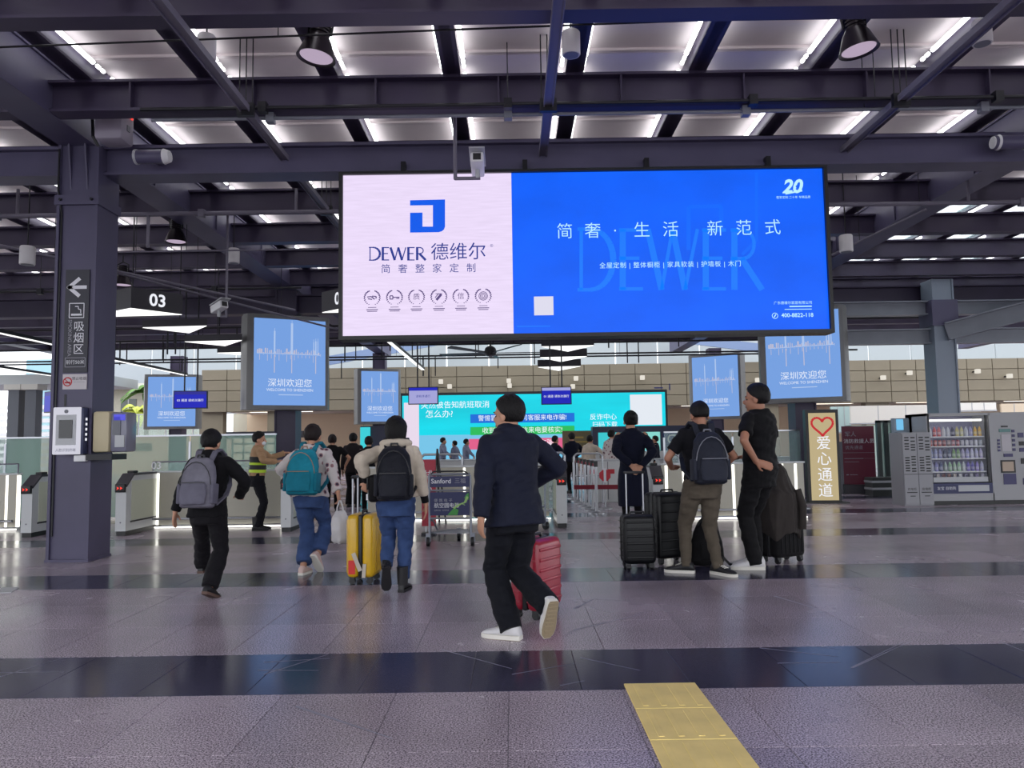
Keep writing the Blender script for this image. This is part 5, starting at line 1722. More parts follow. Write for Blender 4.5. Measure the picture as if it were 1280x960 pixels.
def person(label, loc, yaw, H, pose=None, top=None, bottom=None, shoes=None, hair='short', hairm=None, skin=None, detail=True, face=False, voxel=.0085, group=None, seed=1.0):
    P = dict(lean=3, twist=0, pel=(0, 0, 0), footL=(-.10, 0, .085, 0, .1), footR=(.10, 0, .085, 0, -.1), handL=(-.27, .05, .80), handR=(.27, .05, .80),
             poleL=(-.5, -1, 0), poleR=(.5, -1, 0), hdirL=(0, .1, -1), hdirR=(0, .1, -1), palmL=(1, 0, 0), palmR=(-1, 0, 0), curlL=.35, curlR=.35, head=(0, 0))
    P.update(pose or {})
    skin = skin or SKIN
    hairm = hairm or HAIR
    root = thing('person', label, 'person', (loc[0], loc[1], 0), yaw, group, scale=H / 1.70)
    pel = Vector((P['pel'][0], P['pel'][1], .90 + P['pel'][2]))
    Rl = Matrix.Rotation(-R(P['lean']), 3, 'X')

    def TP(x, y, z):
        h = max(0, min(1.1, (z - .90) / .5))
        p = Matrix.Rotation(R(P['twist']) * h, 3, 'Z') @ Vector((x, y, 0)) + Vector((0, 0, z - .90))
        return pel + Rl @ p

    def ring(z, rx, ry, oy, n=22):
        out = []
        for i in range(n):
            a = 2 * PI * i / n
            c, s = math.cos(a), math.sin(a)
            out.append(TP(rx * math.copysign(abs(c) ** .85, c), oy + ry * math.copysign(abs(s) ** .85, s), z))
        return out

    sh = {'L': TP(-.172, -.008, 1.385), 'R': TP(.172, -.008, 1.385)}
    hip = {'L': pel + Vector((-.09, 0, -.03)), 'R': pel + Vector((.09, 0, -.03))}
    arm, leg = {}, {}
    for s in 'LR':
        e, w = ik(sh[s], P['hand' + s], .285, .255, P['pole' + s])
        arm[s] = (sh[s], e, w)
        f = P['foot' + s]
        k, a = ik(hip[s], f[:3], .41, .405, (f[5] if len(f) > 5 else (0, 1, 0)))
        leg[s] = (hip[s], k, a)
    # ---- body: one continuous surface
    b = MB()
    b.loft([ring(*q) for q in BODY_SEC])
    HO = TP(0, .012, 1.452)
    HS = P.get('hs', 1.14)
    HM = Matrix.Translation(HO + Vector((0, 0.0, .248 - .114 * HS))) @ Matrix.Scale(HS, 4) @ (Matrix.Rotation(R(P['head'][0]), 4, 'Z') @ Matrix.Rotation(-R(P['head'][1]), 4, 'X'))
    hp = lambda x, y, z: HM @ Vector((x, y, z))
    hr = HM.to_euler()
    hs = lambda *a: tuple(v * HS for v in a)
    limb(b, [TP(0, -.012, 1.42), hp(0, -.02, -.06)], (.056, .052))
    b.ball(hp(0, -.012, .03), hs(.074, .090, .084), hr)
    b.ball(hp(0, .028, -.035), hs(.056, .062, .072), hr)
    b.ball(hp(0, .045, -.078), hs(.032, .036, .030), hr)
    b.ball(hp(0, .094, -.022), hs(.013, .018, .020), hr)
    b.ball(hp(0, .072, .018), hs(.05, .016, .013), hr)
    for s in (-1, 1):
        b.ball(hp(s * .076, -.008, -.012), hs(.011, .021, .031), hr)
    for s, sg in (('L', -1), ('R', 1)):
        limb(b, list(arm[s]), (.047, .038, .027))
        hand(b, arm[s][2], P['hdir' + s], P['palm' + s], sg, P['curl' + s])
        limb(b, list(leg[s]), (.080, .052, .036))
        f = P['foot' + s]
        fm = Matrix.Translation(leg[s][2]) @ Matrix.Rotation(f[4], 4, 'Z') @ Matrix.Rotation(-R(f[3]), 4, 'X')
        limb(b, [fm @ Vector((0, -.03, -.04)), fm @ Vector((0, .10, -.055))], (.028, .024))
    link('body', remesh(b, voxel, 3, name='body'), skin, root)
    # ---- hair
    if hair:
        thick = {'buzz': .98, 'short': 1.04, 'bob': 1.17, 'bun': 1.02}[hair]
        hb = MB()
        nu, nv = 36, 22
        grid = []
        low = -.97 if hair == 'bob' else (-.60 if hair == 'buzz' else -.74)
        for j in range(nv + 1):
            ph = PI * j / nv
            row_ = []
            for i in range(nu):
                th = 2 * PI * i / nu
                x, y, z = math.sin(ph) * math.cos(th), math.sin(ph) * math.sin(th), math.cos(ph)
                yy = y / max(.2, math.hypot(x, y))
                if yy < -.25:
                    ln = low
                elif yy < .35:
                    ln = low + (yy + .25) / .6 * (.02 - low) if hair != 'bob' else -.97
                else:
                    ln = .02 + (yy - .35) * .85
                m = max(0, min(1, (z - ln + .10) / .2))
                m = m * m * (3 - 2 * m)
                k = (.84 + .16 * m) * thick + m * .05 * noise.noise((x * 5 + seed, y * 5, z * 3)) + m * .035 * noise.noise((x * 12 + seed, y * 12, z * 5))
                rz_ = .098 if z > 0 else (.150 if hair == 'bob' else .106)
                row_.append(hp(x * .083 * k, -.014 + y * .100 * k, .032 + z * rz_ * k))
            grid.append(row_)
        hb.loft(grid[1:-1])
        hm = part('hair', hb, hairm, root, 80)
        if hair == 'bun':
            part('hair_bun', MB().ball(hp(0, -.125, .055), hs(.045, .04, .045), u=14, v=10), hairm, root, 80)
    if face:
        for s in (-1, 1):
            part('eye', MB().ball(hp(s * .03, .0665, -.004), hs(.012, .008, .007), hr, 12, 8), EYE, root, 80)
            part('eyebrow', MB().box(hp(s * .031, .0745, .022), hs(.032, .008, .006), hr), hairm, root, None)
        part('lips', MB().ball(hp(0, .084, -.062), hs(.020, .007, .007), hr, 12, 8), LIP, root, 80)
    # ---- clothing
    fo = .009 if detail else 0
    if bottom:
        t = MB()
        if bottom.get('kind') == 'dress':
            t.loft([ring(z, rx, ry, oy) for z, rx, ry, oy in ((.46, .20, .15, 0), (.62, .205, .155, 0), (.80, .20, .15, -.01), (.92, .185, .135, -.012), (1.06, .155, .115, 0), (1.12, .155, .115, 0))])
            link('skirt', remesh(t, voxel * 1.2, 4, fo * .7, (9, 9, 3), seed, 'skirt'), bottom['m'], root)
            t = MB()
            for s in 'LR':
                limb(t, list(leg[s]), (.075, .055, .042), flat1=True)
            link('stocking', remesh(t, voxel * 1.2, 3, 0, name='stocking'), bottom.get('m2', bottom['m']), root)
        else:
            o_ = bottom.get('o', .018)
            t.loft([ring(z, rx + o_, ry + o_ * .8, oy) for z, rx, ry, oy in [(.75, .135, .095, -.005)] + BODY_SEC[:3]])
            hem = bottom.get('hem', .058)
            for s in 'LR':
                h_, k_, a_ = leg[s]
                end = a_ + (k_ - a_).normalized() * (.0 if bottom.get('long', True) else .06) - (k_ - a_).normalized() * bottom.get('drop', .02)
                limb(t, [h_ + Vector((0, 0, .02)), (h_ + k_) / 2, k_, (k_ + a_) / 2, end], (.098 + o_ * .3, .083 + o_ * .4, .060 + o_ * .6, hem + .006, hem), flat1=True)
            link('trousers', remesh(t, voxel * 1.1, 3, fo, (8, 8, 15), seed, 'trousers'), bottom['m'], root)
    if top:
        t = MB()
        o_ = top.get('o', .02)
        hem = top.get('hem', .86)
        secs = [q for q in BODY_SEC if q[0] > hem + .03]
        base = next(q for q in BODY_SEC if q[0] > hem - .08)
        secs = [(hem, max(base[1], .15) + top.get('flare', .0), max(base[2], .105) + top.get('flare', 0) * .6, -.008)] + secs[:-1] + [(1.445, .075, .07, -.012), (1.475, .064, .062, -.014)]
        t.loft([ring(z, rx + o_, ry + o_, oy) for z, rx, ry, oy in secs])
        for s in 'LR':
            a_, e_, w_ = arm[s]
            r0 = .056 + o_ * .5
            if top.get('sleeve', 'long') == 'short':
                m_ = a_.lerp(e_, .72)
                limb(t, [a_, m_], (r0 - .006, r0 - .001), flat1=True)
            else:
                w2 = e_.lerp(w_, top.get('cuff', .97))
                limb(t, [a_ - Vector((0, 0, .014)), a_.lerp(e_, .5), e_, e_.lerp(w_, .5), w2], (r0 - .008, r0, r0 - .006, r0 - .012, r0 - .018), flat1=True)
        if top.get('hood'):
            for k in range(9):
                a = R(200 + 140 * k / 8)
                t.ball(TP(.125 * math.cos(a), -.02 + .115 * math.sin(a), 1.455), (.042, .042, .038), u=10, v=6)
        if top.get('collar'):
            t.loft([ring(1.45, .085, .085, -.014), ring(1.50, .078, .078, -.014)])
        link('top', remesh(t, voxel * 1.1, 4, fo * 1.1, (7, 7, 13), seed + 3, 'top'), top['m'], root)
        if top.get('band'):
            bb = MB()
            z0, z1, bm_ = top['band']
            sec = [q for q in BODY_SEC]
            def at_z(z):
                for q0, q1 in zip(sec, sec[1:]):
                    if q0[0] <= z <= q1[0]:
                        f = (z - q0[0]) / (q1[0] - q0[0])
                        return [q0[i] + (q1[i] - q0[i]) * f for i in range(4)]
                return list(sec[0])
            q0, q1 = at_z(z0), at_z(z1)
            bb.loft([ring(z0, q0[1] + o_ + .012, q0[2] + o_ + .012, q0[3]), ring(z1, q1[1] + o_ + .012, q1[2] + o_ + .012, q1[3])])
            part('reflective_band', bb, bm_, root, 40)
    if top and top.get('under'):
        u_ = MB()
        for s in 'LR':
            a_, e_, w_ = arm[s]
            limb(u_, [e_.lerp(w_, .4), e_.lerp(w_, .95)], (.042, .036), flat1=True)
        link('under_sleeve', remesh(u_, voxel, 2, name='under_sleeve'), top['under'], root)
    if shoes:
        for s in 'LR':
            f = P['foot' + s]
            shoe(root, leg[s][2], f[4], R(f[3]), shoes['m'], shoes['sole'], shoes.get('boot', False), shoes.get('size', 1.0), shoes.get('tread'))
    root['dbg'] = 0
    del root['dbg']
    return root, TP, arm, leg, HM


def local(loc, yaw, H, p):
    """a point of the place in the frame of a person"""
    v = Matrix.Rotation(-yaw, 3, 'Z') @ (Vector(p) - Vector((loc[0], loc[1], 0)))
    return v * (1.70 / H)


def foot(loc, yaw, H, x, y, z=.085, pitch=0, fy=0.0):
    v = local(loc, yaw, H, gr(x, y))
    return (v.x, v.y, z, pitch, fy)


BLK_SH = mat('black_shoe', C(24, 24, 28), 0.5)
WHT_SH = mat('white_shoe_mesh', C(206, 204, 206), 0.6, bump=.2, bscale=150)
WHT_SO = mat('off_white_sole', C(214, 210, 202), 0.6)
TAN_SO = mat('tan_sole', C(150, 134, 108), 0.7, bump=.5, bscale=90)
BLK_SO = mat('black_sole', C(30, 28, 32), 0.7)
JEAN = fabric('blue_denim', (54, 74, 116), .8, .2)
BLK_F = fabric('black_cloth', (17, 16, 21), .85)
NAVY_J = fabric('navy_jacket_cloth', (22, 27, 50), .7)
DARK_T = fabric('near_black_trousers', (15, 17, 27), .8)
OLIVE = fabric('olive_grey_trousers', (84, 76, 66), .85)
CREAM = fabric('cream_jacket_cloth', (196, 184, 168), .85)
KHAKI = fabric('khaki_shirt_cloth', (170, 136, 104), .85)
NAVY_D = fabric('navy_uniform_cloth', (14, 19, 44), .8)

# floral print
m = fabric('floral_jacket_cloth', (190, 184, 182), .85)
nt = m.node_tree
vo = nt.nodes.new('ShaderNodeTexVoronoi')
vo.inputs['Scale'].default_value = 14
tc = nt.nodes.new('ShaderNodeTexCoord')
nt.links.new(tc.outputs['Object'], vo.inputs['Vector'])
cr = nt.nodes.new('ShaderNodeValToRGB')
cr.color_ramp.interpolation = 'CONSTANT'
cr.color_ramp.elements[0].color = C(58, 48, 66)
cr.color_ramp.elements[1].position = .36
cr.color_ramp.elements[1].color = C(196, 188, 186)
e_ = cr.color_ramp.elements.new(.22)
e_.color = C(150, 112, 116)
nt.links.new(vo.outputs['Distance'], cr.inputs[0])
nt.links.new(cr.outputs[0], nt.nodes['Principled BSDF'].inputs['Base Color'])
FLORAL = m

# A: man in the navy jacket
A_L, A_Y, A_H = gr(645, 796), R(32), 1.69
A = person('man in navy jacket and dark trousers walking beside a red suitcase', A_L, A_Y, A_H, dict(
    lean=5, twist=-6, pel=(0.01, .02, -.045), footL=foot(A_L, A_Y, A_H, 638, 799, .088, 0, R(34)), footR=foot(A_L, A_Y, A_H, 684, 803, .25, 66, R(-8)),
    handL=(-.30, -.06, .80), handR=(.26, .20, 1.02), poleR=(1, -.6, -.2), poleL=(-.7, -1, 0), hdirL=(.1, .35, -1), curlL=.6, hdirR=(-.3, 1, -.1), palmR=(-.2, 0, -1), curlR=.9, head=(26, 2)),
    top=dict(m=NAVY_J, o=.040, hem=.80, flare=.035, collar=True, cuff=1.0), bottom=dict(m=DARK_T, o=.03, hem=.082, drop=.03), shoes=dict(m=WHT_SH, sole=WHT_SO, size=1.06, tread=TAN_SO), hair='short', face=True, seed=2.0)

# B: woman in cream jacket
B_L, B_Y, B_H = gr(495, 740), R(4), 1.585
B = person('woman in cream hooded jacket and jeans pulling the yellow suitcase', B_L, B_Y, B_H, dict(
    lean=4, pel=(0, .03, -.03), footL=foot(B_L, B_Y, B_H, 483, 741, .23, 62, R(6)), footR=foot(B_L, B_Y, B_H, 504, 739, .085, 0, R(-12)),
    handL=local(B_L, B_Y, B_H, at(459, 604, 6.95)), poleL=(-.6, -1, -.3), hdirL=(-.3, .4, -.6), curlL=1.2, palmL=(.2, 1, .2),
    hs=1.12, handR=(.29, .06, .82), hdirR=(.0, .15, -1), curlR=.45, head=(-8, 6)),
    top=dict(m=CREAM, o=.038, hem=.93, flare=.01, hood=True, cuff=.66, under=BLK_F), bottom=dict(m=JEAN, o=.024, hem=.062, long=False), shoes=dict(m=BLK_SH, sole=BLK_SO, boot=True), hair='bob', seed=4.0)

# C: walker in black with grey backpack
C_L, C_Y, C_H = gr(257, 746), R(-4), 1.50
Cc = person('walker in black clothes carrying a grey backpack', C_L, C_Y, C_H, dict(
    lean=5, pel=(0, 0.02, -.03), footL=foot(C_L, C_Y, C_H, 254, 731, .085, 0, R(8)), footR=foot(C_L, C_Y, C_H, 262, 749, .12, 22, R(-6)),
    handL=(-.36, .02, .80), poleL=(-1, -.6, 0), hdirL=(-.15, .1, -1), handR=(.24, .22, .98), poleR=(1, -.5, 0), hdirR=(-.3, 1, 0), palmR=(-.3, 0, -1), curlR=.8, head=(-6, 10)),
    top=dict(m=BLK_F, o=.03, hem=.82, flare=.02, collar=True), bottom=dict(m=fabric('charcoal_trousers', (21, 19, 25)), o=.026, hem=.082, drop=.0), shoes=dict(m=BLK_SH, sole=mat('brown_sole', C(92, 70, 62), .7)), hair='short', seed=6.0)

# D: person with teal backpack
D_L, D_Y, D_H = gr(386, 716), R(-8), 1.57
D = person('person in floral jacket and jeans carrying a teal backpack', D_L, D_Y, D_H, dict(
    lean=6, pel=(0, .03, -.03), footL=foot(D_L, D_Y, D_H, 379, 718, .085, 0, R(0)), footR=foot(D_L, D_Y, D_H, 397, 716, .20, 50, R(-10)),
    handR=local(D_L, D_Y, D_H, at(424, 621, 7.95)), poleR=(1, -.6, 0), hdirR=(.15, .1, -1), curlR=1.3, handL=(-.24, .22, 1.0), poleL=(-1, -.5, 0), hdirL=(.2, 1, 0), palmL=(0, 0, -1), head=(0, 8)),
    top=dict(m=FLORAL, o=.036, hem=.88, flare=.02), bottom=dict(m=JEAN, o=.032, hem=.088, long=False), shoes=dict(m=mat('pink_white_shoe', C(204, 176, 170), .6), sole=WHT_SO), hair='short', hairm=HAIR2, seed=8.0)

# E: uniformed guard
E_L, E_Y, E_H = gr(321, 663), R(-62), 1.56
E = person('uniformed guard with yellow-green reflective vest and face mask pointing towards the gates', E_L, E_Y, E_H, dict(
    lean=2, footL=(-.10, .06, .085, 0, .1), footR=(.10, -.02, .085, 0, -.4), handL=(-.16, .50, 1.33), poleL=(-.4, -.2, -1), hdirL=(.1, 1, 0), palmL=(.3, 0, -1), curlL=.2,
    handR=(.30, .26, 1.18), poleR=(1, -.4, -.6), hdirR=(-.2, 1, .2), palmR=(-.4, 0, -1), head=(-22, 4)),
    top=dict(m=KHAKI, o=.018, hem=.94), bottom=dict(m=fabric('guard_black_trousers', (24, 24, 32)), o=.016, hem=.062), shoes=dict(m=BLK_SH, sole=BLK_SO, boot=True), hair='short', face=True, voxel=.010, seed=10.0)
HIVIS = mat('reflective_lime', C(186, 220, 40), .5)
tr, TPe = E[0], E[1]


def torso_ring(TP, z0, z1, o, m, name, parent):
    b = MB()
    def q(z):
        for a, c in zip(BODY_SEC, BODY_SEC[1:]):
            if a[0] <= z <= c[0]:
                f = (z - a[0]) / (c[0] - a[0])
                return [a[i] + (c[i] - a[i]) * f for i in range(4)]
    rings = []
    for z in (z0, (z0 + z1) / 2, z1):
        s = q(z)
        rings.append([TP((s[1] + o) * math.cos(2 * PI * i / 24), s[3] + (s[2] + o) * math.sin(2 * PI * i / 24), z) for i in range(24)])
    b.loft(rings)
    return part(name, b, m, parent, 40)


vest = torso_ring(TPe, 1.0, 1.27, .036, mat('vest_black', C(26, 28, 30), .7), 'vest', tr)
torso_ring(TPe, 1.0, 1.05, .042, HIVIS, 'reflective_band', vest)
torso_ring(TPe, 1.13, 1.17, .042, HIVIS, 'reflective_band', vest)
HMe = E[4]
part('face_mask', MB().ball(HMe @ Vector((0, .055, -.048)), (.058, .052, .046), HMe.to_euler(), 16, 10), mat('mask_white', C(214, 220, 226), .7), tr, 80)

# F: man with dark backpack, standing
F_L, F_Y, F_H = gr(884, 716), R(6), 1.735
F = person('man in black T-shirt and olive trousers with a dark backpack, standing with feet apart', F_L, F_Y, F_H, dict(
    lean=1, pel=(-.02, 0, -.03), footL=foot(F_L, F_Y, F_H, 858, 716, .085, 0, R(62)), footR=foot(F_L, F_Y, F_H, 898, 718, .085, 0, R(-150)),
    handL=(-.25, .24, 1.02), poleL=(-1, -.8, -.4), hdirL=(.5, .8, .1), palmL=(.5, 0, -1), curlL=.8, handR=(.27, .24, 1.00), poleR=(1, -.8, -.4), hdirR=(-.5, .8, .1), palmR=(-.5, 0, -1), curlR=.8, head=(6, 12)),
    top=dict(m=fabric('black_tshirt', (15, 15, 23)), o=.024, hem=.90, sleeve='short'), bottom=dict(m=OLIVE, o=.024, hem=.052, drop=.035), shoes=dict(m=BLK_SH, sole=WHT_SO, size=1.08), hair='buzz', skin=SKIN2, seed=12.0)

# G: tall man
G_L, G_Y, G_H = gr(955, 711), R(38), 1.885
G = person('tall man in black T-shirt and black trousers with a hand on his hip', G_L, G_Y, G_H, dict(
    lean=0, footL=(-.09, .03, .085, 0, R(42)), footR=(.05, .12, .085, 0, R(40)), handL=(-.185, -.09, .99), poleL=(-1, -.2, 0), hdirL=(.55, -.55, -.3), palmL=(.6, .8, 0), curlL=.3,
    handR=(.2, .25, 1.02), poleR=(1, -.4, -.2), hdirR=(-.5, .8, 0), palmR=(-.4, 0, -1), head=(24, 2)),
    top=dict(m=fabric('black_cotton', (14, 14, 19)), o=.024, hem=.91, sleeve='short'), bottom=dict(m=fabric('black_trousers', (17, 16, 20)), o=.018, hem=.068, drop=.045), shoes=dict(m=WHT_SH, sole=WHT_SO, size=1.1), hair='short', face=True, skin=SKIN2, seed=14.0)

# H: staff member seen from behind
H_L, H_Y, H_H = gr(793, 677), R(2), 1.72
Hh = person('staff member in navy uniform dress seen from behind, hands clasped at her back', H_L, H_Y, H_H, dict(
    footL=(-.08, 0, .085, 0, .05), footR=(.08, 0.03, .085, 0, -.05), handL=(-.06, -.20, 1.0), poleL=(-1, -.5, 0), hdirL=(.6, -.2, -.5), palmL=(0, -1, 0), handR=(.08, -.185, .98), poleR=(1, -.5, 0), hdirR=(-.6, -.2, -.5), palmR=(0, -1, 0), head=(0, 2)),
    top=dict(m=NAVY_D, o=.018, hem=1.0), bottom=dict(kind='dress', m=NAVY_D, m2=BLK_F), shoes=dict(m=BLK_SH, sole=BLK_SO), hair='bun', voxel=.010, seed=16.0)

# I, J: two men in black farther on
I_L, J_L = gr(415, 640), gr(441, 634)
person('person in black top with pale elbow standing left of the man in the brown-black coat', I_L, R(12), 1.55, dict(handR=(.28, .14, 1.0), poleR=(1, -.6, 0)), top=dict(m=BLK_F, o=.024, hem=.84, sleeve='short'), bottom=dict(m=BLK_F), shoes=dict(m=BLK_SH, sole=BLK_SO), hair='bun', hairm=HAIR2, detail=False, voxel=.014, seed=18)
person('man in brown-black coat standing left of the cream-jacket woman', J_L, R(-4), 1.59, None, top=dict(m=fabric('brown_black_coat', (40, 33, 37)), o=.03, hem=.8, flare=.02), bottom=dict(m=BLK_F, o=.024, hem=.075), shoes=dict(m=BLK_SH, sole=BLK_SO), hair='short', detail=False, voxel=.014, seed=20)

# background figures
GREYT = fabric('grey_blue_shirt', (122, 128, 148))
BG = [(553, 550, 26.5, 1.56, -80, GREYT, 'first of three people in grey-blue shirts before the turquoise screen'),
      (569, 555, 26.8, 1.45, 60, GREYT, 'middle of three people in grey-blue shirts before the turquoise screen'),
      (582, 553, 26.2, 1.50, -70, GREYT, 'last of three people in grey-blue shirts before the turquoise screen'),
      (693, 551, 22.0, 1.52, -60, NAVY_D, 'person in navy top in front of the pink slogan band'),
      (715, 547, 20.5, 1.58, 20, NAVY_D, 'person in navy jacket in front of the brown board'),
      (737, 551, 20.0, 1.50, -30, CREAM, 'person in pale jacket between the brown board and staff member'),
      (764, 556, 19.0, 1.62, -40, FLORAL, 'person in patterned top just left of the staff member'),
      (820, 551, 22.5, 1.48, 80, NAVY_D, 'person in navy sitting behind the booth counter'),
      (461, 557, 15.5, 1.5, 10, BLK_F, 'person in black half hidden by the cream-jacket woman')]
for i, (x, y, Y, h, yw, m_, lb) in enumerate(BG):
    p = at(x, y, Y)
    person(lb, (p.x, Y), R(yw), max(h, p.z + .02), dict(handR=(.24, .25, 1.05), poleR=(1, -.6, 0)), top=dict(m=m_, o=.024, hem=.86), bottom=dict(m=BLK_F), shoes=dict(m=BLK_SH, sole=BLK_SO), hair='short', detail=False, voxel=.02, seed=30 + i, group='people in the background')
# ------------------------------------------------------------------ backpacks
def backpack(who, loc, yaw, H, lean, m, m2, label, w=.30, h=.44, d=.17, zc=1.20, y0=-.15, trim=None, seed=1.0):
    t = thing('backpack', label, 'backpack', (loc[0], loc[1], 0), yaw, None, scale=H / 1.70)
    TP = who[1]
    a = R(lean)
    c = TP(0, y0 - d / 2, zc)
    b = MB()
    n = 20
    rings = []
    for f, sw, sd in ((0, .80, .70), (.03, .95, .95), (.3, 1.0, 1.0), (.6, .97, .92), (.82, .86, .78), (.95, .62, .58), (1.0, .36, .36)):
        rings.append([(w / 2 * sw * math.copysign(abs(math.cos(q)) ** .7, math.cos(q)), d / 2 * sd * math.copysign(abs(math.sin(q)) ** .7, math.sin(q)) + d / 2 * (1 - sd), -h / 2 + h * f) for q in [2 * PI * i / n for i in range(n)]])
    b.loft(rings)
    o = link('bag_body', remesh(b, .010, 3, .006, (10, 10, 12), seed, 'bag_body'), m, t, c, (-a, 0, 0))
    fp = MB()
    rings = []
    for f, sw, sd in ((0, .75, .6), (.04, .92, .95), (.5, 1.0, 1.0), (.85, .9, .8), (1.0, .6, .4)):
        rings.append([(w * .40 * sw * math.copysign(abs(math.cos(q)) ** .6, math.cos(q)), -d / 2 - .012 + .035 * sd * math.sin(q), -h * .44 + h * .46 * f) for q in [2 * PI * i / n for i in range(n)]])
    fp.loft(rings)
    p_ = link('front_pocket', remesh(fp, .009, 3, .005, (10, 10, 12), seed + 2, 'front_pocket'), m2, t, c, (-a, 0, 0))
    part('zip', MB().bx(-w * .36, w * .36, -d / 2 - .047, -d / 2 - .04, -h * .02, -h * .005), trim or BLACK, p_, None)
    part('zip', MB().tube([(w * .46 * math.cos(q), -d * .36, -h * .1 + h * .50 * math.sin(q)) for q in np.linspace(.1, PI - .1, 11)], .005, 6), trim or BLACK, o, 60)
    for s in (-1, 1):
        part('side_pocket', MB().box((s * w * .48, 0, -h * .22), (.04, d * .75, h * .4), bev=.015), m2, t, 40, c, (-a, 0, 0))
        pts = [TP(s * .07, y0 + .01, zc + h * .44), TP(s * .085, -.085, 1.475), TP(s * .10, -.02, 1.502), TP(s * .11, .07, 1.455), TP(s * .125, .155, 1.33), TP(s * .15, .13, 1.15), TP(s * .185, -.02, 1.04), TP(s * w * .42, y0, zc - h * .42)]
        sb = MB()
        for p, q in zip(pts, pts[1:]):
            dd = q - p
            mm = Matrix.Translation((p + q) / 2) @ dd.to_track_quat('Y', 'Z').to_matrix().to_4x4()
            bmesh.ops.create_cube(sb.bm, size=1.0, matrix=mm @ Matrix.Diagonal((.058, dd.length * 1.15, .016, 1)))
        part('strap', sb, m2, t, 40)
    part('carry_loop', MB().tube([c + Vector((x, .05, h * .47 + z)) for x, z in ((-.04, 0), (-.03, .035), (.03, .035), (.04, 0))], .009, 6), trim or BLACK, t, 60)
    return t


GREYB = fabric('grey_backpack_cloth', (112, 110, 122), .8, .15)
GREYB2 = fabric('grey_backpack_strap', (142, 140, 152), .8)
backpack(Cc, C_L, C_Y, C_H, 5, GREYB, fabric('grey_pocket_cloth', (100, 98, 112), .8), 'grey backpack on the walker in black', w=.35, h=.50, d=.18, zc=1.16, seed=3)
tea = backpack(D, D_L, D_Y, D_H, 6, fabric('teal_backpack_cloth', (24, 128, 150), .7, .15), fabric('deep_teal_cloth', (22, 118, 140), .7), 'teal backpack on the person in floral jacket', w=.37, h=.52, d=.20, zc=1.15, trim=mat('tan_trim', C(150, 126, 108), .7), seed=5)
backpack(B, B_L, B_Y, B_H, 4, fabric('black_backpack_cloth', (26, 28, 40), .6), fabric('black_pocket_cloth', (32, 34, 46), .6), 'black backpack on the woman in cream jacket', w=.34, h=.52, d=.20, zc=1.16, seed=7)
backpack(F, F_L, F_Y, F_H, 1, fabric('dark_navy_backpack_cloth', (38, 42, 58), .6), fabric('dark_navy_pocket_cloth', (46, 50, 66), .6), 'dark navy backpack on the man in olive trousers', w=.34, h=.50, d=.18, zc=1.15, trim=mat('grey_trim', C(110, 112, 122), .5), seed=9)


# ------------------------------------------------------------------ suitcases
def suitcase(loc, yaw, w, d, h, m, label, handle=.0, ribs='x', trim=None, z0=.06, sticker=None, tags=0):
    """w = front, d = depth, seam runs around the sides"""
    t = thing('suitcase', label, 'suitcase', (loc[0], loc[1], 0), yaw, 'suitcases')
    trim = trim or BLACK
    part('shell', MB().bx(-w / 2, w / 2, -d / 2, -.012, z0, z0 + h, bev=min(.05, d * .22), seg=4), m, t, 50)
    part('shell', MB().bx(-w / 2, w / 2, .012, d / 2, z0, z0 + h, bev=min(.05, d * .22), seg=4), m, t, 50)
    part('zip_band', MB().bx(-w / 2 + .006, w / 2 - .006, -.02, .02, z0 + .006, z0 + h - .006, bev=.012), trim, t, 50)
    for s in (-1, 1):
        y = s * d / 2
        if ribs == 'x':
            n = 6
            for k in range(n):
                z = z0 + h * (.14 + .72 * k / (n - 1))
                part('rib', MB().bx(-w / 2 + .03, w / 2 - .03, y - .006, y + .006, z - .012, z + .012, bev=.005), m, t, 50)
        else:
            n = 6
            for k in range(n):
                x = -w / 2 + w * (.14 + .72 * k / (n - 1))
                part('rib', MB().bx(x - .010, x + .010, y - .006, y + .006, z0 + .05, z0 + h - .05, bev=.005), m, t, 50)
        if ribs == 'x':
            for sx_ in (-1, 1):
                for k in range(6):
                    z = z0 + h * (.14 + .72 * k / 5)
                    part('rib', MB().bx(sx_ * w / 2 - .005, sx_ * w / 2 + .005, min(s * .03, y * .8), max(s * .03, y * .8), z - .005, z + .005), m, t, None)
    for sx_ in (-1, 1):
        for sy in (-1, 1):
            cx_, cy_ = sx_ * (w / 2 - .05), sy * (d / 2 - .05)
            wh = part('wheel', MB().cyl((cx_ - .018, cy_, .03), (cx_ + .018, cy_, .03), .03, n=14), BLACK, t, 40)
            part('wheel_fork', MB().bx(cx_ - .026, cx_ + .026, cy_ - .022, cy_ + .022, .03, z0 + .015), BLACK, wh, None)
    part('carry_handle', MB().tube([(-.08, 0, z0 + h), (-.07, 0, z0 + h + .025), (.07, 0, z0 + h + .025), (.08, 0, z0 + h)], .010, 8), trim, t, 60)
    part('side_handle', MB().tube([(w / 2, 0, z0 + h * .40), (w / 2 + .022, 0, z0 + h * .42), (w / 2 + .022, 0, z0 + h * .58), (w / 2, 0, z0 + h * .60)], .010, 8), trim, t, 60)
    if handle:
        hy = d / 2 - .04
        for s in (-1, 1):
            part('pull_rod', MB().cyl((s * .09, hy, z0 + h - .02), (s * .09, hy, z0 + h + handle), .009, n=8), CHROME, t, 60)
        part('pull_grip', MB().box((0, hy, z0 + h + handle + .012), (.23, .032, .03), bev=.012), BLACK, t, 40)
    return t


YEL = mat('yellow_shell', C(214, 168, 26), .3, coat=.3, var=.06)
REDM = mat('crimson_shell', C(150, 26, 48), .35, coat=.2, var=.06)
BLKM = mat('black_shell', C(10, 11, 15), .4, spec=.3, var=.1)
BLKN = fabric('black_nylon', (14, 13, 17), .7)

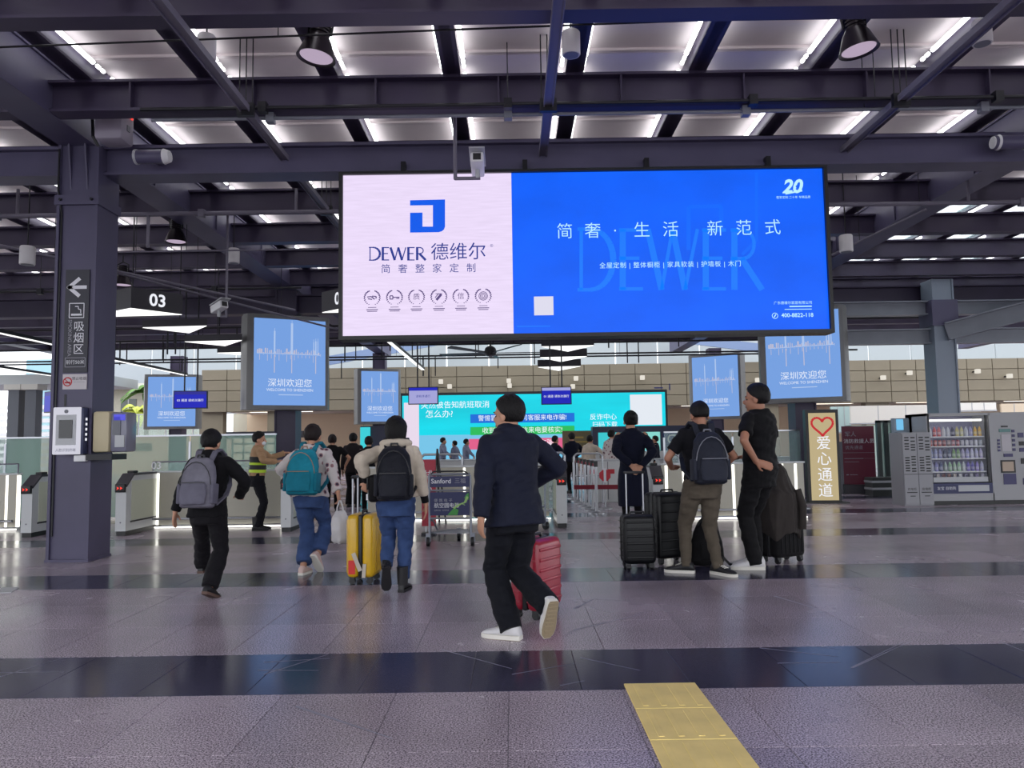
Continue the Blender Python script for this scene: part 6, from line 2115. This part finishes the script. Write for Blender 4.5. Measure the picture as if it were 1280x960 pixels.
p = gr(456, 727)
ys = suitcase((p.x, p.y), R(86), .36, .27, .60, YEL, 'yellow hard-shell suitcase pulled by the woman in cream jacket', handle=.34, ribs='z')
part('sticker', MB().bx(-.185, -.182, .045, .11, .10, .23), mat('red_sticker', C(206, 44, 40), .5), ys, None)
part('luggage_tag', MB().bx(-.192, -.187, -.075, -.035, .12, .30), mat('white_tag', C(190, 180, 168), .6), ys, None, rot=(R(-22), 0, 0))
part('luggage_tag', MB().bx(-.190, -.186, -.05, -.015, .07, .20), MATS['white_tag'], ys, None, rot=(R(4), 0, 0))
p = gr(671, 769)
suitcase((p.x, p.y), R(58), .38, .26, .53, REDM, 'red hard-shell suitcase beside the man in navy jacket', handle=.42, ribs='x')
p = gr(798, 711)
suitcase((p.x, p.y), R(4), .34, .24, .50, BLKM, 'small black ribbed suitcase, the shorter of the pair', handle=.42, ribs='x')
p = gr(836, 703)
suitcase((p.x, p.y), R(24), .44, .30, .70, BLKM, 'large black ribbed suitcase beside the small one', handle=0, ribs='x')
p = gr(978, 702)
gs = suitcase((p.x, p.y), R(30), .44, .28, .64, BLKN, 'black soft suitcase right of the tall man', handle=.35, ribs='z')

# dark bag on the floor between the legs of the man with olive trousers
p = gr(888, 708)
t = thing('duffel_bag', 'black soft bag on the floor behind the legs in olive trousers', 'bag', (p.x, p.y + .12, 0), R(-5))
b = MB()
b.loft([[(sw * .17 * math.cos(q), sd * .13 * math.sin(q), z) for q in [2 * PI * i / 20 for i in range(20)]] for z, sw, sd in ((0, .9, .9), (.05, 1.05, 1.05), (.25, .95, .9), (.40, .7, .65), (.47, .4, .35))])
link('bag_body', remesh(b, .012, 4, .008, (8, 8, 10), 2, 'bag_body'), BLKN, t)
part('strap', MB().tube([(-.1, -.06, .42), (-.05, -.08, .5), (.05, -.08, .5), (.1, -.06, .42)], .012, 8), BLACK, t, 60)
part('pocket', MB().box((0.02, -.13, .15), (.2, .04, .18), bev=.015), BLKN, t, 40)
part('loose_strap', MB().tube([(.14, -.1, .1), (.2, -.14, .03), (.25, -.12, .012)], .014, 6), BLACK, t, 60)

# brown-grey jacket draped on the soft suitcase
p = gr(976, 703)
t = thing('draped_jacket', 'dark taupe jacket draped over the black soft suitcase', 'jacket', (p.x, p.y, 0), R(30))
b = MB()
rings = []
for z, w_, d_ in ((.28, .20, .155), (.45, .225, .165), (.62, .22, .165), (.74, .21, .155), (.80, .15, .11), (.98, .10, .07), (1.06, .05, .04)):
    rings.append([(w_ * math.copysign(abs(math.cos(q)) ** .7, math.cos(q)) * (1 + .06 * math.sin(q * 5 + z * 6)) + .02, d_ * math.copysign(abs(math.sin(q)) ** .7, math.sin(q)) * (1 + .08 * math.sin(q * 7)), z + (.05 * math.sin(3 * q) if z < .3 else 0)) for q in [2 * PI * i / 32 for i in range(32)]])
b.loft(rings)
link('cloth', remesh(b, .012, 3, .014, (14, 14, 3), 4, 'cloth'), fabric('taupe_jacket_cloth', (62, 56, 54)), t)
part('sleeve', MB().tube([(.14, -.14, .78), (.17, -.18, .6), (.16, -.17, .36)], .04, 10), MATS['taupe_jacket_cloth'], t, 60)

# white plastic bag in the hand of the person with teal backpack
hw_ = D[0].matrix_basis @ Vector((0, 0, 0))
p = at(425, 640, 7.93)
t = thing('plastic_bag', 'white translucent plastic bag hanging from the hand beside the yellow suitcase', 'bag', (p.x, p.y, at(425, 679, 7.93).z), R(-8))
b = MB()
b.loft([[(w_ * math.cos(q) * (1 + .12 * math.sin(3 * q + z * 9)), d_ * math.sin(q) * (1 + .15 * math.sin(4 * q)), z) for q in [2 * PI * i / 24 for i in range(24)]] for z, w_, d_ in ((0, .06, .05), (.03, .085, .075), (.15, .10, .085), (.26, .085, .06), (.33, .05, .03))])
PLB = mat('white_bag_film', C(208, 206, 208), .35, trans=.0, alpha=.85, bump=.5, bscale=25)
link('bag_body', remesh(b, .010, 2, .010, (16, 16, 10), 5, 'bag_body'), PLB, t)
hz = (at(425, 628, 7.93).z - t.location.z)
for s in (-1, 1):
    part('handle', MB().tube([(s * .035, 0, .31), (s * .03, 0, .36), (s * .005, 0, hz + .02)], .009, 6), PLB, t, 60)
# black crossbody pouch on the woman in cream jacket
p = local(B_L, B_Y, B_H, at(466, 620, 6.9))
t = thing('crossbody_pouch', 'small black pouch with white clip at the hip of the woman in cream jacket', 'pouch', (B_L.x, B_L.y, 0), B_Y, None, scale=B_H / 1.7)
part('pouch_body', MB().box((-.20, -.06, 1.0), (.10, .20, .26), bev=.035, seg=3), BLKN, t, 50)
part('flap', MB().box((-.255, -.06, 1.05), (.02, .18, .12), bev=.008), BLKM, t, 40)
part('clip', MB().box((-.26, -.12, .92), (.02, .03, .06), bev=.006), WHITEP, t, 40)
# dark trolley bag of the far group
p = gr(452, 645)
t = thing('dark_bag', 'dark round bag on the floor beside the man in brown-black coat', 'bag', (p.x, p.y + 3.5, 0))
b = MB()
b.loft([[(.2 * s * math.cos(q), .14 * s * math.sin(q), z) for q in [2 * PI * i / 16 for i in range(16)]] for z, s in ((.3, .7), (.4, 1), (.8, 1.05), (.95, .8), (1.0, .4))])
part('bag_body', b, BLKN, t, 50)
part('stand', MB().bx(-.15, .15, -.1, .1, 0, .32), BLKN, t, None)

hp_ = [gr(-12, 742), gr(14, 741), gr(24, 734.5), gr(2, 735)]
t = thing('floor_hatch', 'small pale metal hatch plate in the floor at the left edge', 'hatch', hp_[0])
part('plate', MB().poly([q - hp_[0] for q in hp_], Vector((0, 0, .006))), LGREY, t, None)

bpy.data.scenes.remove(WORK)
